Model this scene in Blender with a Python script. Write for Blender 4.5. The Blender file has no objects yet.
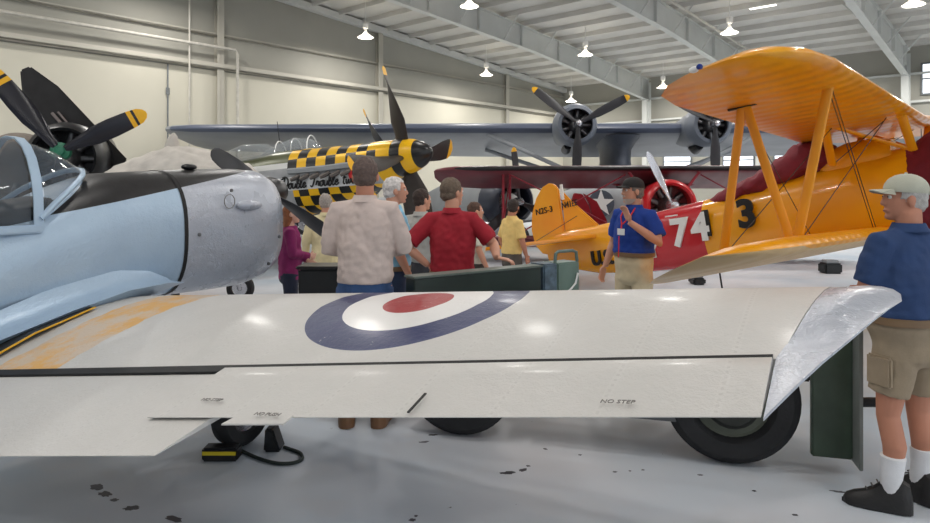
import bpy, bmesh, math, random
from mathutils import Vector, Matrix, noise
random.seed(7)
V = Vector
sc = bpy.context.scene
PI = math.pi
FPX, HC, HY = 660.0, 1.70, 186.0          # focal length in pixels, eye height, horizon row
# ---------------------------------------------------------------- camera, world, lights, exposure
cam_d = bpy.data.cameras.new('camera'); cam = bpy.data.objects.new('camera', cam_d)
sc.collection.objects.link(cam); sc.camera = cam
cam.location = (0, 0, HC); cam.rotation_euler = (PI/2, 0, 0)
cam_d.sensor_width = 36; cam_d.lens = FPX/930*36; cam_d.shift_y = -(261.5-HY)/930
cam_d.clip_end = 300
sc.view_settings.view_transform = 'Standard'; sc.view_settings.look = 'None'
sc.view_settings.gamma = 1; sc.view_settings.exposure = -0.10; sc.view_settings.use_curve_mapping = False
world = bpy.data.worlds.new('sky'); sc.world = world; world.use_nodes = True
world.node_tree.nodes['Background'].inputs[0].default_value = (0.80, 0.90, 1.0, 1)
world.node_tree.nodes['Background'].inputs[1].default_value = 0.36
K = V((6.5, 44, 0)); E = V((-.667, -.745, 0)); S = V((.745, -.667, 0))   # hangar corner, the two wall directions
def rm(t, s, z=0): return K + E*t + S*s + V((0, 0, z))
def roof_z(t): return 8.25 + .075*t if t < 32 else 8.25 + .075*(64-t)
LAMPS = [(t, s) for s in (2.6, 8.5, 15, 21, 27, 33) for t in (3, 11, 19, 27, 35, 43)]
for i, (t, s) in enumerate(LAMPS):
    ld = bpy.data.lights.new('lamp_light', 'AREA'); ld.shape = 'DISK'; ld.size = .7; ld.energy = 215 if not (t >= 27 and s >= 15) else 120
    ld.color = (1.0, .965, .92)
    lo = bpy.data.objects.new('lamp_light', ld); sc.collection.objects.link(lo)
    lo.location = rm(t, s, roof_z(t)-1.47 if s > 3 else roof_z(t)-1.72)
def big_area(loc, target, sx, sy, energy, col):
    ld = bpy.data.lights.new('door_light', 'AREA'); ld.shape = 'RECTANGLE'; ld.size = sx; ld.size_y = sy
    ld.energy = energy; ld.color = col
    lo = bpy.data.objects.new('door_light', ld); sc.collection.objects.link(lo)
    lo.location = loc; lo.rotation_euler = (V(target)-V(loc)).to_track_quat('-Z', 'Y').to_euler()
big_area(rm(34, 44, 4.5), (0, 6, 1.0), 26, 6.5, 1000, (.86, .93, 1.0))      # daylight through the open hangar doors behind the viewer
# ---------------------------------------------------------------- helpers
def link(o, parent=None):
    sc.collection.objects.link(o)
    if parent: o.parent = parent
    return o
class MB:
    def __init__(s): s.bm = bmesh.new()
    def vs(s, pts): return [s.bm.verts.new(p) for p in pts]
    def face(s, vs):
        try: return s.bm.faces.new(vs)
        except ValueError: return None
    def loft(s, rings, cap0=True, cap1=True, closed=True):
        R = [s.vs(r) for r in rings]; n = len(R[0])
        for a, b in zip(R, R[1:]):
            for i in range(n if closed else n-1):
                s.face((a[i], a[(i+1) % n], b[(i+1) % n], b[i]))
        if cap0: s.face(R[0][::-1])
        if cap1: s.face(R[-1])
        return s
    def box(s, c, size, rot=None):
        c = V(c); h = V(size)/2; M = rot or Matrix.Identity(3)
        v = s.vs([c + M @ V((x*h.x, y*h.y, z*h.z)) for x in (-1, 1) for y in (-1, 1) for z in (-1, 1)])
        for f in ((0,1,3,2),(4,6,7,5),(0,4,5,1),(2,3,7,6),(0,2,6,4),(1,5,7,3)): s.face([v[i] for i in f])
        return s
    def tube(s, path, r, seg=12, squash=None):
        path = [V(p) for p in path]; rr = r if isinstance(r, (list, tuple)) else [r]*len(path)
        rings = []; prev = None
        for i, p in enumerate(path):
            d = (path[min(i+1, len(path)-1)] - path[max(i-1, 0)]).normalized()
            if prev is None:
                a = d.orthogonal().normalized()
            else:
                a = (prev - d*prev.dot(d))
                a = a.normalized() if a.length > 1e-5 else d.orthogonal().normalized()
            prev = a; b = d.cross(a)
            rings.append([p + (a*math.cos(2*PI*k/seg) + b*math.sin(2*PI*k/seg))*rr[i] for k in range(seg)])
        return s.loft(rings)
    def lathe(s, prof, o=(0,0,0), ax=(1,0,0), seg=32, cap=True):
        o = V(o); ax = V(ax).normalized(); a = ax.orthogonal().normalized(); b = ax.cross(a)
        rings = [[o + ax*x + (a*math.cos(2*PI*k/seg) + b*math.sin(2*PI*k/seg))*max(r, 1e-4) for k in range(seg)] for x, r in prof]
        return s.loft(rings, cap, cap)
    def ring(s, prof, o, ax, seg=32):           # closed profile revolved (annular solid)
        o = V(o); ax = V(ax).normalized(); a = ax.orthogonal().normalized(); b = ax.cross(a)
        R = [s.vs([o + ax*x + (a*math.cos(2*PI*k/seg) + b*math.sin(2*PI*k/seg))*r for x, r in prof]) for k in range(seg)]
        n = len(prof)
        for k in range(seg):
            A, B = R[k], R[(k+1) % seg]
            for i in range(n): s.face((A[i], A[(i+1) % n], B[(i+1) % n], B[i]))
        return s
    def ell(s, c, r, seg=16, M=None):
        c = V(c); r = V(r) if not isinstance(r, (int, float)) else V((r, r, r)); M = M or Matrix.Identity(3)
        n = seg//2
        rings = []
        for i in range(1, n):
            th = PI*i/n
            rings.append([c + M @ V((r.x*math.sin(th)*math.cos(2*PI*k/seg), r.y*math.sin(th)*math.sin(2*PI*k/seg), -r.z*math.cos(th))) for k in range(seg)])
        return s.loft(rings)
    def prism(s, pts, d):
        pts = [V(p) for p in pts]; d = V(d)
        return s.loft([pts, [p+d for p in pts]])
    def build(s, name, mat=None, parent=None, smooth=True, label=None, matf=None, bevel=0, ang=40):
        bm = s.bm
        bmesh.ops.recalc_face_normals(bm, faces=bm.faces)
        if bevel:
            bmesh.ops.bevel(bm, geom=[e for e in bm.edges if len(e.link_faces) == 2 and e.calc_face_angle(0) > .6], offset=bevel, segments=2, affect='EDGES')
        me = bpy.data.meshes.new(name); mats = mat if isinstance(mat, (list, tuple)) else [mat]
        if matf:
            for f in bm.faces: f.material_index = matf(f.calc_center_median())
        for f in bm.faces: f.smooth = smooth
        for e in bm.edges:
            if len(e.link_faces) == 2 and e.calc_face_angle(0) > math.radians(ang): e.smooth = False
        bm.to_mesh(me); bm.free()
        for m in mats:
            if m: me.materials.append(m)
        o = bpy.data.objects.new(name, me); link(o, parent)
        if label: o['label'] = label
        return o
def tag(o, label, cat, group=None):
    o['label'] = label; o['category'] = cat
    if group: o['group'] = group
    return o
def thing(name, label, cat, loc=(0,0,0), yaw=0, group=None, pitch=0, scale=1, roll=0):
    o = bpy.data.objects.new(name, None); link(o); o.empty_display_size = .2
    M = Matrix.Translation(loc) @ Matrix.Rotation(yaw, 4, 'Z') @ Matrix.Rotation(-pitch, 4, 'Y') @ Matrix.Rotation(roll, 4, 'X')
    o.location = loc; o.rotation_euler = M.to_euler(); o.scale = (scale,)*3
    return tag(o, label, cat, group)
def struct(name, mb, m, parent=None, **k):
    o = mb.build(name, m, parent, **k)
    if not parent: o['kind'] = 'structure'
    return o
def voxel(mb, size, smooth=4, fn=None):          # fuse overlapping solids into one continuous surface
    bm = mb.bm; bmesh.ops.recalc_face_normals(bm, faces=bm.faces)
    bmesh.ops.triangulate(bm, faces=bm.faces)
    me = bpy.data.meshes.new('tmp'); bm.to_mesh(me); bm.free()
    o = bpy.data.objects.new('tmp', me); sc.collection.objects.link(o)
    md = o.modifiers.new('r', 'REMESH'); md.mode = 'VOXEL'; md.voxel_size = size; md.use_smooth_shade = True
    if smooth:
        ms = o.modifiers.new('s', 'SMOOTH'); ms.factor = .5; ms.iterations = smooth
    dg = bpy.context.evaluated_depsgraph_get()
    me2 = bpy.data.meshes.new_from_object(o.evaluated_get(dg))
    bpy.data.objects.remove(o); bpy.data.meshes.remove(me)
    out = MB(); out.bm.from_mesh(me2); bpy.data.meshes.remove(me2)
    if fn:
        for v in out.bm.verts: v.co = fn(v.co.copy())
    return out
# ---------------------------------------------------------------- materials
MC = {}
def rgb(c):
    def l(v):
        v /= 255
        return v/12.92 if v <= .04045 else ((v+.055)/1.055)**2.4
    return tuple(l(v) for v in c) + (1,)
class NT:
    def __init__(s, name):
        s.m = bpy.data.materials.new(name); s.m.use_nodes = True; s.t = s.m.node_tree; s.n = s.t.nodes; s.b = s.n['Principled BSDF']
        s.tc = None
    def new(s, ty, **kw):
        nd = s.n.new(ty)
        for k, v in kw.items(): setattr(nd, k, v)
        return nd
    def ln(s, a, b): s.t.links.new(a, b)
    def coord(s):
        if not s.tc:
            s.tc = s.new('ShaderNodeTexCoord'); sp = s.new('ShaderNodeSeparateXYZ'); s.ln(s.tc.outputs['Object'], sp.inputs[0]); s.xyz = sp.outputs
        return s.tc.outputs['Object']
    def math(s, op, a, b=None, c=None):
        nd = s.new('ShaderNodeMath', operation=op)
        for i, v in enumerate((a, b, c)):
            if v is None: continue
            if isinstance(v, (int, float)): nd.inputs[i].default_value = v
            else: s.ln(v, nd.inputs[i])
        return nd.outputs[0]
    def mix(s, f, a, b):
        nd = s.new('ShaderNodeMix', data_type='RGBA')
        for i, v in ((0, f), (6, a), (7, b)):
            if isinstance(v, (int, float, tuple)): nd.inputs[i].default_value = v
            else: s.ln(v, nd.inputs[i])
        return nd.outputs[2]
    def noise(s, scale, detail=3, vec=None, rough=.5):
        nd = s.new('ShaderNodeTexNoise'); nd.inputs['Scale'].default_value = scale; nd.inputs['Detail'].default_value = detail; nd.inputs['Roughness'].default_value = rough
        s.ln(vec if vec else s.coord(), nd.inputs['Vector']); return nd.outputs[0]
    def ramp(s, f, stops, const=False):
        nd = s.new('ShaderNodeValToRGB'); cr = nd.color_ramp
        if const: cr.interpolation = 'CONSTANT'
        while len(cr.elements) < len(stops): cr.elements.new(.5)
        for e, (p, c) in zip(cr.elements, stops): e.position = p; e.color = c
        s.ln(f, nd.inputs[0]); return nd.outputs[0]
    def bump(s, h, strength=.2, dist=.01):
        nd = s.new('ShaderNodeBump'); nd.inputs['Strength'].default_value = strength; nd.inputs['Distance'].default_value = dist
        s.ln(h, nd.inputs['Height']); s.ln(nd.outputs[0], s.b.inputs['Normal'])
    def base(s, c):
        if isinstance(c, tuple): s.b.inputs['Base Color'].default_value = c
        else: s.ln(c, s.b.inputs['Base Color'])
    def rough(s, v):
        if isinstance(v, (int, float)): s.b.inputs['Roughness'].default_value = v
        else: s.ln(v, s.b.inputs['Roughness'])
    def rng(s, v, a, b):   # 1 inside a..b
        return s.math('MULTIPLY', s.math('GREATER_THAN', v, a), s.math('LESS_THAN', v, b))
def mat(name, c, rough=.5, metal=0, var=.12, vs=6, bump=0, bs=60, coat=0, emit=0, spec=.5):
    if name in MC: return MC[name]
    t = NT(name); col = rgb(c)
    n = t.noise(vs, 3)
    d = tuple(x*(1-var) for x in col[:3])+(1,); u = tuple(min(1, x*(1+var)) for x in col[:3])+(1,)
    t.base(t.ramp(n, [(.3, d), (.7, u)])); t.rough(rough); t.b.inputs['Metallic'].default_value = metal
    t.b.inputs['Coat Weight'].default_value = coat; t.b.inputs['Coat Roughness'].default_value = .08
    t.b.inputs['Specular IOR Level'].default_value = spec
    if bump: t.bump(t.noise(bs, 2), bump, .01)
    if emit:
        t.b.inputs['Emission Color'].default_value = col; t.b.inputs['Emission Strength'].default_value = emit
    MC[name] = t.m; return t.m
def glass(name, c, alpha_mix=.5, rough=.03):
    if name in MC: return MC[name]
    t = NT(name); out = t.n['Material Output']; tr = t.new('ShaderNodeBsdfTransparent'); mx = t.new('ShaderNodeMixShader')
    tr.inputs[0].default_value = (1, 1, 1, 1)
    t.base(t.ramp(t.noise(3), [(.3, rgb(c)), (.8, rgb(tuple(min(255, x*1.15) for x in c)))])); t.rough(rough); mx.inputs[0].default_value = alpha_mix
    t.ln(tr.outputs[0], mx.inputs[1]); t.ln(t.b.outputs[0], mx.inputs[2]); t.ln(mx.outputs[0], out.inputs[0])
    MC[name] = t.m; return t.m
M_wall = mat('wall_paint', (166, 164, 154), .7, var=.05, vs=.6)
M_steel = mat('beam_paint', (208, 210, 206), .5, var=.06, vs=1)
M_roof = mat('roof_panel', (212, 210, 204), .8, var=.06, vs=.8)
M_blackp = mat('black_paint', (22, 22, 25), .35, var=.2)
M_tire = mat('tire_rubber', (34, 34, 36), .75, bump=.3, bs=40)
M_metal = mat('bright_metal', (200, 200, 205), .25, metal=.9, var=.06)
M_engine = mat('engine_metal', (120, 120, 122), .4, metal=.8, var=.3, vs=12)
M_yel = mat('yellow_fabric', (238, 158, 12), .33, var=.06, vs=2, coat=.3)
M_yelp = mat('tip_yellow', (240, 180, 20), .4, var=.04)
M_maroon = mat('maroon_fabric', (112, 30, 42), .45, var=.12, vs=2)
M_red = mat('red_paint', (196, 24, 34), .3, var=.06, coat=.4)
M_navy = mat('sea_grey_paint', (102, 109, 120), .45, var=.1, vs=2)
M_under = mat('light_grey_paint', (150, 154, 158), .55, var=.1, vs=1.5)
M_wire = mat('steel_wire', (60, 55, 55), .4, metal=.6)
M_white = mat('white_paint', (232, 232, 230), .4, var=.03)
M_ink = mat('black_lettering', (18, 18, 20), .5)
M_olive = mat('olive_paint', (62, 76, 62), .4, var=.3, vs=5)
def text(s, size, parent, o, ax, ay, m, name='lettering', shear=0, depth=.004, bold=0, align='LEFT', sx=1):
    cu = bpy.data.curves.new(name, 'FONT'); cu.body = s; cu.size = size; cu.extrude = depth; cu.shear = shear; cu.offset = bold; cu.align_x = align
    ob = bpy.data.objects.new('tmp', cu); sc.collection.objects.link(ob)
    dg = bpy.context.evaluated_depsgraph_get(); me = bpy.data.meshes.new_from_object(ob.evaluated_get(dg))
    bpy.data.objects.remove(ob)
    ax = V(ax).normalized(); ay = V(ay).normalized(); az = ax.cross(ay)
    Mx = Matrix((ax*sx, ay, az)).transposed().to_4x4(); Mx.translation = V(o)
    me.transform(Mx); me.materials.clear(); me.materials.append(m)
    t = bpy.data.objects.new(name, me); link(t, parent); return t
def sec(x, hw, zt, zb, n=2.3, seg=32, yc=0, ztw=.5):   # fuselage section, superellipse
    zm = zb + (zt-zb)*ztw; pts = []
    for k in range(seg):
        a = 2*PI*k/seg; c, s_ = math.cos(a), math.sin(a)
        y = hw*math.copysign(abs(c)**(2/n), c); h = (zt-zm) if s_ > 0 else (zm-zb)
        pts.append(V((x, yc+y, zm + h*math.copysign(abs(s_)**(2/n), s_))))
    return pts
AF = [(1,0),(.85,.028),(.7,.052),(.5,.078),(.3,.094),(.15,.08),(.06,.054),(.015,.026),(0,0),(.015,-.018),(.06,-.03),(.15,-.036),(.3,-.036),(.5,-.028),(.7,-.018),(.85,-.01)]
def foil(le, te, up=(0,0,1), t=1.0):
    le = V(le); te = V(te); c = te-le; L = c.length; up = V(up)
    return [le + c*x + up*(z*L*t) for x, z in AF]
def wing(mb, st): return mb.loft([foil(*s) for s in st])
def blade_mb(hub, d, L, w, axis, root=.06, twist=.5):
    d = V(d).normalized(); axis = V(axis).normalized(); side = axis.cross(d)
    mb = MB(); rings = []
    for u, ww, th in ((.06, .35, .3), (.2, .55, .22), (.4, .95, .13), (.6, 1, .09), (.8, .92, .06), (.92, .78, .045), (.975, .5, .03), (1, .15, .02)):
        an = twist*(1.25-u); cv = side*math.cos(an) + axis*math.sin(an); nv = axis*math.cos(an) - side*math.sin(an)
        rings.append([V(hub) + d*(L*u) + cv*(w/2*ww*math.cos(2*PI*k/12)) + nv*(w/2*th*math.sin(2*PI*k/12)) for k in range(12)])
    return mb.loft(rings)
def propeller(parent, hub, axis, angles, L, w, bm_, tip=None, spinner=None, hubr=.12, up=(0,0,1), twist=.5, bands=((.9, 2),)):
    axis = V(axis).normalized(); h = V(cross_right(axis))
    u = h.cross(axis)
    if spinner: p = MB().lathe(spinner[0], hub, axis).build('propeller', spinner[1], parent, label=None)
    else: p = MB().lathe([(-.12, hubr), (.05, hubr), (.12, hubr*.7), (.22, hubr*.5), (.26, .01)], hub, axis, 20).build('propeller', M_metal, parent)
    for a in angles:
        d = h*math.cos(a) + u*math.sin(a)
        mb = blade_mb(hub, d, L, w, axis, twist=twist)
        if tip:
            for r0 in (.8, .84, .88, .92):
                bmesh.ops.bisect_plane(mb.bm, geom=mb.bm.verts[:]+mb.bm.edges[:]+mb.bm.faces[:], plane_co=V(hub)+d*L*r0, plane_no=d)
            mb.build('blade', [bm_, M_yelp], p, matf=lambda c: tip((c-V(hub)).dot(d)/L))
        else: mb.build('blade', bm_, p)
    return p
def cross_right(a):     # viewer's right when looking against the axis
    h = V((0,0,1)).cross(V(a)); h.normalize(); return h
def radial(parent, o, axis, R, case=None):
    axis = V(axis).normalized(); h = cross_right(axis); u = h.cross(axis); mb = MB(); o = V(o)
    mb.lathe([(-.3, R*.55), (0, R*.42), (.12, R*.34), (.24, R*.16), (.26, .01)], o, axis, 24)
    e = mb.build('crankcase', case or M_engine, parent)
    mb = MB()
    for k in range(9):
        a = 2*PI*k/9; d = h*math.cos(a)+u*math.sin(a)
        prof = []
        for j in range(12):
            x = R*(.4+.48*j/12); prof += [(x, R*.15), (x+R*.02, R*.15), (x+R*.02, R*.12), (x+R*.04, R*.12)]
        mb.lathe(prof, o-axis*.15, d, 12)
    mb.build('engine_cylinders', M_engine, parent)
    return e
def wheel(parent, c, ax, r, w, rim=.55, rm_=None, name='wheel'):
    c = V(c); ax = V(ax).normalized()
    o = MB().ring([(-w*.32, r*rim), (-w*.5, r*rim*1.15), (-w*.5, r*.86), (-w*.3, r*.98), (w*.3, r*.98), (w*.5, r*.86), (w*.5, r*rim*1.15), (w*.32, r*rim)], c, ax, 48).build('tire', M_tire, parent)
    MB().lathe([(-w*.3, r*rim), (-w*.34, r*rim*1.02), (-w*.2, r*rim*.8), (-w*.25, r*.2), (-w*.4, r*.16), (w*.4, r*.16), (w*.25, r*.2), (w*.2, r*rim*.8), (w*.34, r*rim*1.02), (w*.3, r*rim)], c, ax, 36).build('wheel_rim', rm_ or M_metal, o)
    return o
# ---------------------------------------------------------------- hangar shell
t = NT('polished_floor'); co = t.coord()
n1 = t.noise(.35, 4); n2 = t.noise(9, 5, rough=.65); n3 = t.noise(1.6, 3)
c = t.ramp(n1, [(.35, rgb((180, 194, 208))), (.5, rgb((204, 210, 218))), (.65, rgb((218, 216, 220)))])
c = t.mix(t.ramp(n3, [(.55, (0,0,0,1)), (.62, (.35,.35,.35,1))]), c, rgb((205, 205, 208)))
c = t.mix(t.ramp(n2, [(.7, (0,0,0,1)), (.735, (1,1,1,1))]), c, rgb((70, 66, 70)))
t.base(c); t.rough(t.ramp(n3, [(.3, (.40,.40,.40,1)), (.7, (.52,.52,.52,1))])); t.bump(t.noise(2.5, 2), .04, .02)
M_floor = t.m
mb = MB(); mb.prism([rm(-.2, -.2), rm(62, -.2), rm(62, 50), rm(-.2, 50)], (0, 0, -.2)); fl = struct('floor', mb, M_floor, smooth=False)
def blot(cx, cy, sx, sy, ang, seed):
    rnd = random.Random(seed); pts = []
    for k in range(18):
        a = 2*PI*k/18; r = .6+.5*rnd.random(); x = sx*r*math.cos(a); y = sy*r*math.sin(a)
        pts.append(V((cx + x*math.cos(ang)-y*math.sin(ang), cy + x*math.sin(ang)+y*math.cos(ang), .0004)))
    MB().prism(pts, (0, 0, .0012)).build('stain', mat('oil_stain', (64, 62, 70), .3), fl, smooth=False)
def gp(px, py):        # the floor point seen at a pixel of the photograph
    Y = FPX*HC/(py-HY); return V(((px-465)/FPX*Y, Y, 0))
for i, (px, py, sx, sy, an) in enumerate([(97, 487, .05, .035, -.6), (105, 494, .05, .03, -.5), (114, 500, .025, .018, 0), (132, 508, .045, .03, 0), (174, 519, .06, .028, -.3),
     (508, 473, .05, .022, .1), (523, 470, .03, .02, .6), (528, 466, .015, .012, 0), (615, 472, .016, .012, 0), (630, 471, .01, .008, 0), (643, 470, .012, .008, 0), (754, 491, .012, .01, 0),
     (795, 515, .016, .012, 0), (424, 442, .04, .015, .2), (433, 435, .035, .015, .1), (840, 492, .05, .012, -.3), (700, 475, .02, .01, 0), (412, 520, .02, .015, 0), (416, 516, .012, .01, 0), (545, 449, .02, .012, -.8), (580, 455, .012, .01, 0)]):
    g = gp(px, py); blot(g.x, g.y, sx, sy, an, i)
# end wall (gable) and side wall
LT = 60
mb = MB(); mb.prism([rm(0, 0), rm(LT, 0), rm(LT, 0, roof_z(LT)), rm(32, 0, roof_z(32)), rm(0, 0, roof_z(0))], -S*.25)
# sheeting ribs above the liner band
wl = struct('wall_back', mb, M_wall, smooth=False)
mb = MB()
WINS = []
for s0, s1, z0, z1 in ((7.2, 8.8, 2.75, 3.5), (10.7, 12.3, 2.75, 3.5), (13.4, 15.0, 2.75, 3.5), (12.1, 14.2, 6.0, 7.35), (19.9, 22.0, 6.0, 7.35), (5.0, 6.0, 6.0, 6.9)):
    WINS.append((s0, s1, z0, z1))
mb.prism([rm(0, 0), rm(0, 50), rm(0, 50, 8.25), rm(0, 0, 8.25)], -E*(-.25) * -1)
struct('wall_right', mb, M_wall, smooth=False)
def wbox(mb, t0, t1, s0, s1, z0, z1):
    return mb.prism([rm(t0, s0, z0), rm(t1, s0, z0), rm(t1, s1, z0), rm(t0, s1, z0)], (0, 0, z1-z0))
M_win = mat('daylight_pane', (235, 242, 250), .3, emit=1.6, var=.02)
M_frame = mat('window_frame_paint', (120, 124, 126), .5)
for i, (s0, s1, z0, z1) in enumerate(WINS[:5]):
    mb = MB(); wbox(mb, .02, .06, s0, s1, z0, z1); w = struct('window_%d' % (i+1), mb, M_win, smooth=False)
    mb = MB()
    for a, b, c_, d in ((s0-.08, s0, z0-.08, z1+.08), (s1, s1+.08, z0-.08, z1+.08), (s0, s1, z0-.08, z0), (s0, s1, z1, z1+.08), (s0, s1, (z0+z1)/2-.03, (z0+z1)/2+.03)):
        wbox(mb, .02, .12, a, b, c_, d)
    mb.build('window_frame', M_frame, w, smooth=False)
# ceiling: deck with purlins, up from the eave
mb = MB(); mb.prism([rm(-.3, -.3, roof_z(-.3)), rm(-.3, 50, roof_z(-.3)), rm(-.3, 50, roof_z(-.3)+.1), rm(-.3, -.3, roof_z(-.3)+.1)], rm(32, 0, roof_z(32))-rm(-.3, 0, roof_z(-.3)))
mb.prism([rm(32, -.3, roof_z(32)), rm(32, 50, roof_z(32)), rm(32, 50, roof_z(32)+.1), rm(32, -.3, roof_z(32)+.1)], rm(LT, 0, roof_z(LT))-rm(32, 0, roof_z(32)))
tt = 1.2
while tt < LT-1:
    if tt < 33: wbox(mb, tt, tt+.08, 0, 50, roof_z(tt)-.2, roof_z(tt)+.01)
    tt += 1.45
struct('ceiling', mb, M_roof, smooth=False)
# rigid frames: column + tapered roof beam, as trim
n = 1
for s in (6.3, 12.8, 19.3, 25.8, 32.3):
    mb = MB()
    def beam(t0, t1, d0, d1):
        for (a, b, w) in ((0, .04, .3), (None, None, .03)):
            pass
        za, zb = roof_z(t0)-.2, roof_z(t1)-.2
        for side, hw in ((0, .14), (1, .14), (2, .012)):
            if side == 0: q = [(t0, za), (t1, zb), (t1, zb-.03), (t0, za-.03)]
            elif side == 1: q = [(t0, za-d0), (t1, zb-d1), (t1, zb-d1-.03), (t0, za-d0-.03)]
            else: q = [(t0, za), (t1, zb), (t1, zb-d1), (t0, za-d0)]
            mb.prism([rm(a, s-hw, z) for a, z in q], S*(2*hw))
    beam(.25, 12, 1.25, .95); beam(12, 32, .95, 1.25); beam(32, 58, 1.25, .95)
    for tb in (1.3, 4.2, 7.1, 10, 13, 16, 19, 22): wbox(mb, tb, tb+.02, s-.14, s+.14, roof_z(tb)-1.15, roof_z(tb)-.2)
    # flange braces
    for tb in (2.7, 5.6, 8.5, 11.4, 14.3, 17.2, 20):
        for sg in (-1, 1): mb.tube([rm(tb, s+.1*sg, roof_z(tb)-1.15), rm(tb, s+.95*sg, roof_z(tb)-.12)], .03, 6)
    struct('trim_%d' % n, mb, M_steel, smooth=False); n += 1
    mb = MB(); wbox(mb, .25, .28, s-.15, s+.15, 0, 7.9); wbox(mb, .8, .83, s-.15, s+.15, 0, 6.8); wbox(mb, .27, .82, s-.012, s+.012, 0, 6.9)
    mb.prism([rm(.27, s-.012, 7.9), rm(.27, s-.012, 6.8), rm(1.3, s-.012, 6.8), rm(.8, s-.012, 7.9)], S*.024)
    struct('trim_%d' % n, mb, M_steel, smooth=False); n += 1
def trim(mb, m=M_steel, par=None):
    global n
    o = struct('trim_%d' % n, mb, m, smooth=False); n += 1; return o
M_girt = mat('girt_paint', (188, 184, 172), .55, var=.05, vs=1)
for tc in (6.2, 16.1, 24.3, 33.5, 43):          # gable columns
    mb = MB(); top = roof_z(tc)-.1
    wbox(mb, tc-.14, tc+.14, .22, .25, 0, top); wbox(mb, tc-.14, tc+.14, .0, .03, 0, top); wbox(mb, tc-.01, tc+.01, .0, .25, 0, top); trim(mb, M_girt)
for z, d in ((6.25, .3), (7.55, .18)):            # girts
    mb = MB(); wbox(mb, 0, 50, .0, d, z, z+.06); wbox(mb, 0, 50, d-.02, d, z, z+.22 if z < 7 else z+.1); trim(mb, M_girt)
mb = MB(); mb.prism([rm(0, .05, roof_z(0)-.1), rm(0, .35, roof_z(0)-.1), rm(0, .35, roof_z(0)-.38), rm(0, .05, roof_z(0)-.38)], rm(32, 0, roof_z(32))-rm(0, 0, roof_z(0))); trim(mb)
for z in (3.9, 5.6, 6.9):
    mb = MB(); wbox(mb, 0.0, .2, 0, 50, z, z+.1); trim(mb)
# liner below the girt: smoother, brighter board
mb = MB(); wbox(mb, 0, 50, 0, .05, .0, 6.2); trim(mb, mat('liner_paint', (204, 200, 184), .6, var=.04, vs=.5))
# conduit pipes on the end wall
pipe_m = mat('pipe_paint', (196, 192, 182), .5)
o = MB().tube([rm(50, .45, 7.05), rm(36, .45, 7.05), rm(23.8, .45, 7.05), rm(23.7, .45, 6.9), rm(23.7, .45, 0)], .06, 10).build('water_pipe', pipe_m)
tag(o, 'pale overhead pipe running along back wall and turning down beside the column', 'pipe')
o = MB().tube([rm(25.6, .36, 9.6), rm(25.6, .36, 0)], .035, 8).build('water_pipe', pipe_m)
tag(o, 'thin straight vertical pipe left of the wall column', 'pipe')
o = MB().tube([rm(26.3, .12, 6.2), rm(26.3, .12, 0)], .03, 8).box(rm(26.3, .12, 5.2), (.1, .1, .25)).build('conduit', M_frame)
tag(o, 'thin grey conduit with junction box on the cream back wall', 'conduit')
o = MB().tube([rm(.9, 14.0, 7.6), rm(31, 14.0, 9.6)], .05, 8).build('water_pipe', pipe_m); tag(o, 'pale sprinkler pipe under the roof between two roof beams', 'pipe')
# high bay lamps
M_lamp = mat('lamp_glow', (255, 246, 230), .4, emit=9, var=.01)
M_lampm = mat('lamp_housing', (225, 225, 222), .35, var=.03)
vis = {(3,2.6):'hanging lamp nearest the corner of the back wall', (11,2.6):'middle hanging lamp of the row nearest back wall', (19,2.6):'hanging lamp at left end of the row along back wall',
       (3,8.5):'hanging lamp left of the yellow upper wing tip', (11,8.5):'hanging lamp above the grey engine propeller', (19,8.5):'hanging lamp at top edge above the grey wing',
       (11,15):'hanging lamp above the yellow upper wing', (11,21):'hanging lamp at the top right corner'}
LP = [k for k in LAMPS if k in vis]
first = None
for (t_, s_) in LP:
    base = rm(t_, s_, roof_z(t_)-(.57 if s_ > 3 else .82))
    lab = 'white high bay hangar lamp, ' + vis.get((t_, s_), 'hidden above the yellow wing' if t_ == 3 else 'above the picture')
    if first is None:
        L = thing('high_bay_lamp', lab, 'lamp', base, group='high bay lamps under the roof')
        MB().tube([(0,0,.7), (0,0,-.25)], .015, 6).build('hanger', M_lampm, L)
        MB().lathe([(0, .1), (.02, .13), (.2, .13), (.26, .08)], (0,0,-.2), (0,0,-1), 16).build('ballast', M_lampm, L)
        MB().lathe([(0, .06), (.1, .07), (.2, .16), (.32, .33), (.34, .36), (.32, .34), (.3, .05)], (0,0,-.5), (0,0,-1), 24, cap=False).build('reflector', glass('reflector_acrylic', (240,240,240), .6, .2), L)
        MB().lathe([(0, .3), (.02, .32), (.04, .3)], (0,0,-.8), (0,0,-1), 24).build('lens', M_lamp, L)
        first = L
    else:
        L = first.copy(); link(L); L.location = base; L['label'] = lab
        for ch in first.children: c2 = ch.copy(); link(c2); c2.parent = L
# skylight panels
for i, (t_, s_, w) in enumerate(((9.2, 15.2, 1.0), (8.0, 16.6, 1.0), (9.6, 22.0, 1.0), (8.4, 22.6, 1.0))):
    mb = MB(); q = [rm(t_, s_, roof_z(t_)-.04), rm(t_+.5, s_, roof_z(t_+.5)-.04), rm(t_+.5, s_+1.0, roof_z(t_+.5)-.04), rm(t_, s_+1.0, roof_z(t_)-.04)]
    mb.prism(q, (0, 0, .03)); o = struct('window_%d' % (6+i), mb, mat('skylight_pane', (255, 250, 238), .4, emit=2.5, var=.01), smooth=False)
# ---------------------------------------------------------------- silver trainer in front (low wing)
th = math.radians(30); F = V((math.sin(th), math.cos(th), 0)); R = V((math.cos(th), -math.sin(th), 0))
CM = thing('trainer_airplane', 'silver low wing trainer airplane with red white and blue roundel on its wing, in front', 'airplane', tuple(R*-5.065), PI/2-th)
def wz(x, r): return .641 + .087*(r-5.065) + .2*x
def cp(x, r, dz=0): return V((x, -r, wz(x, r)+dz))       # point on the wing plane, local frame
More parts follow.
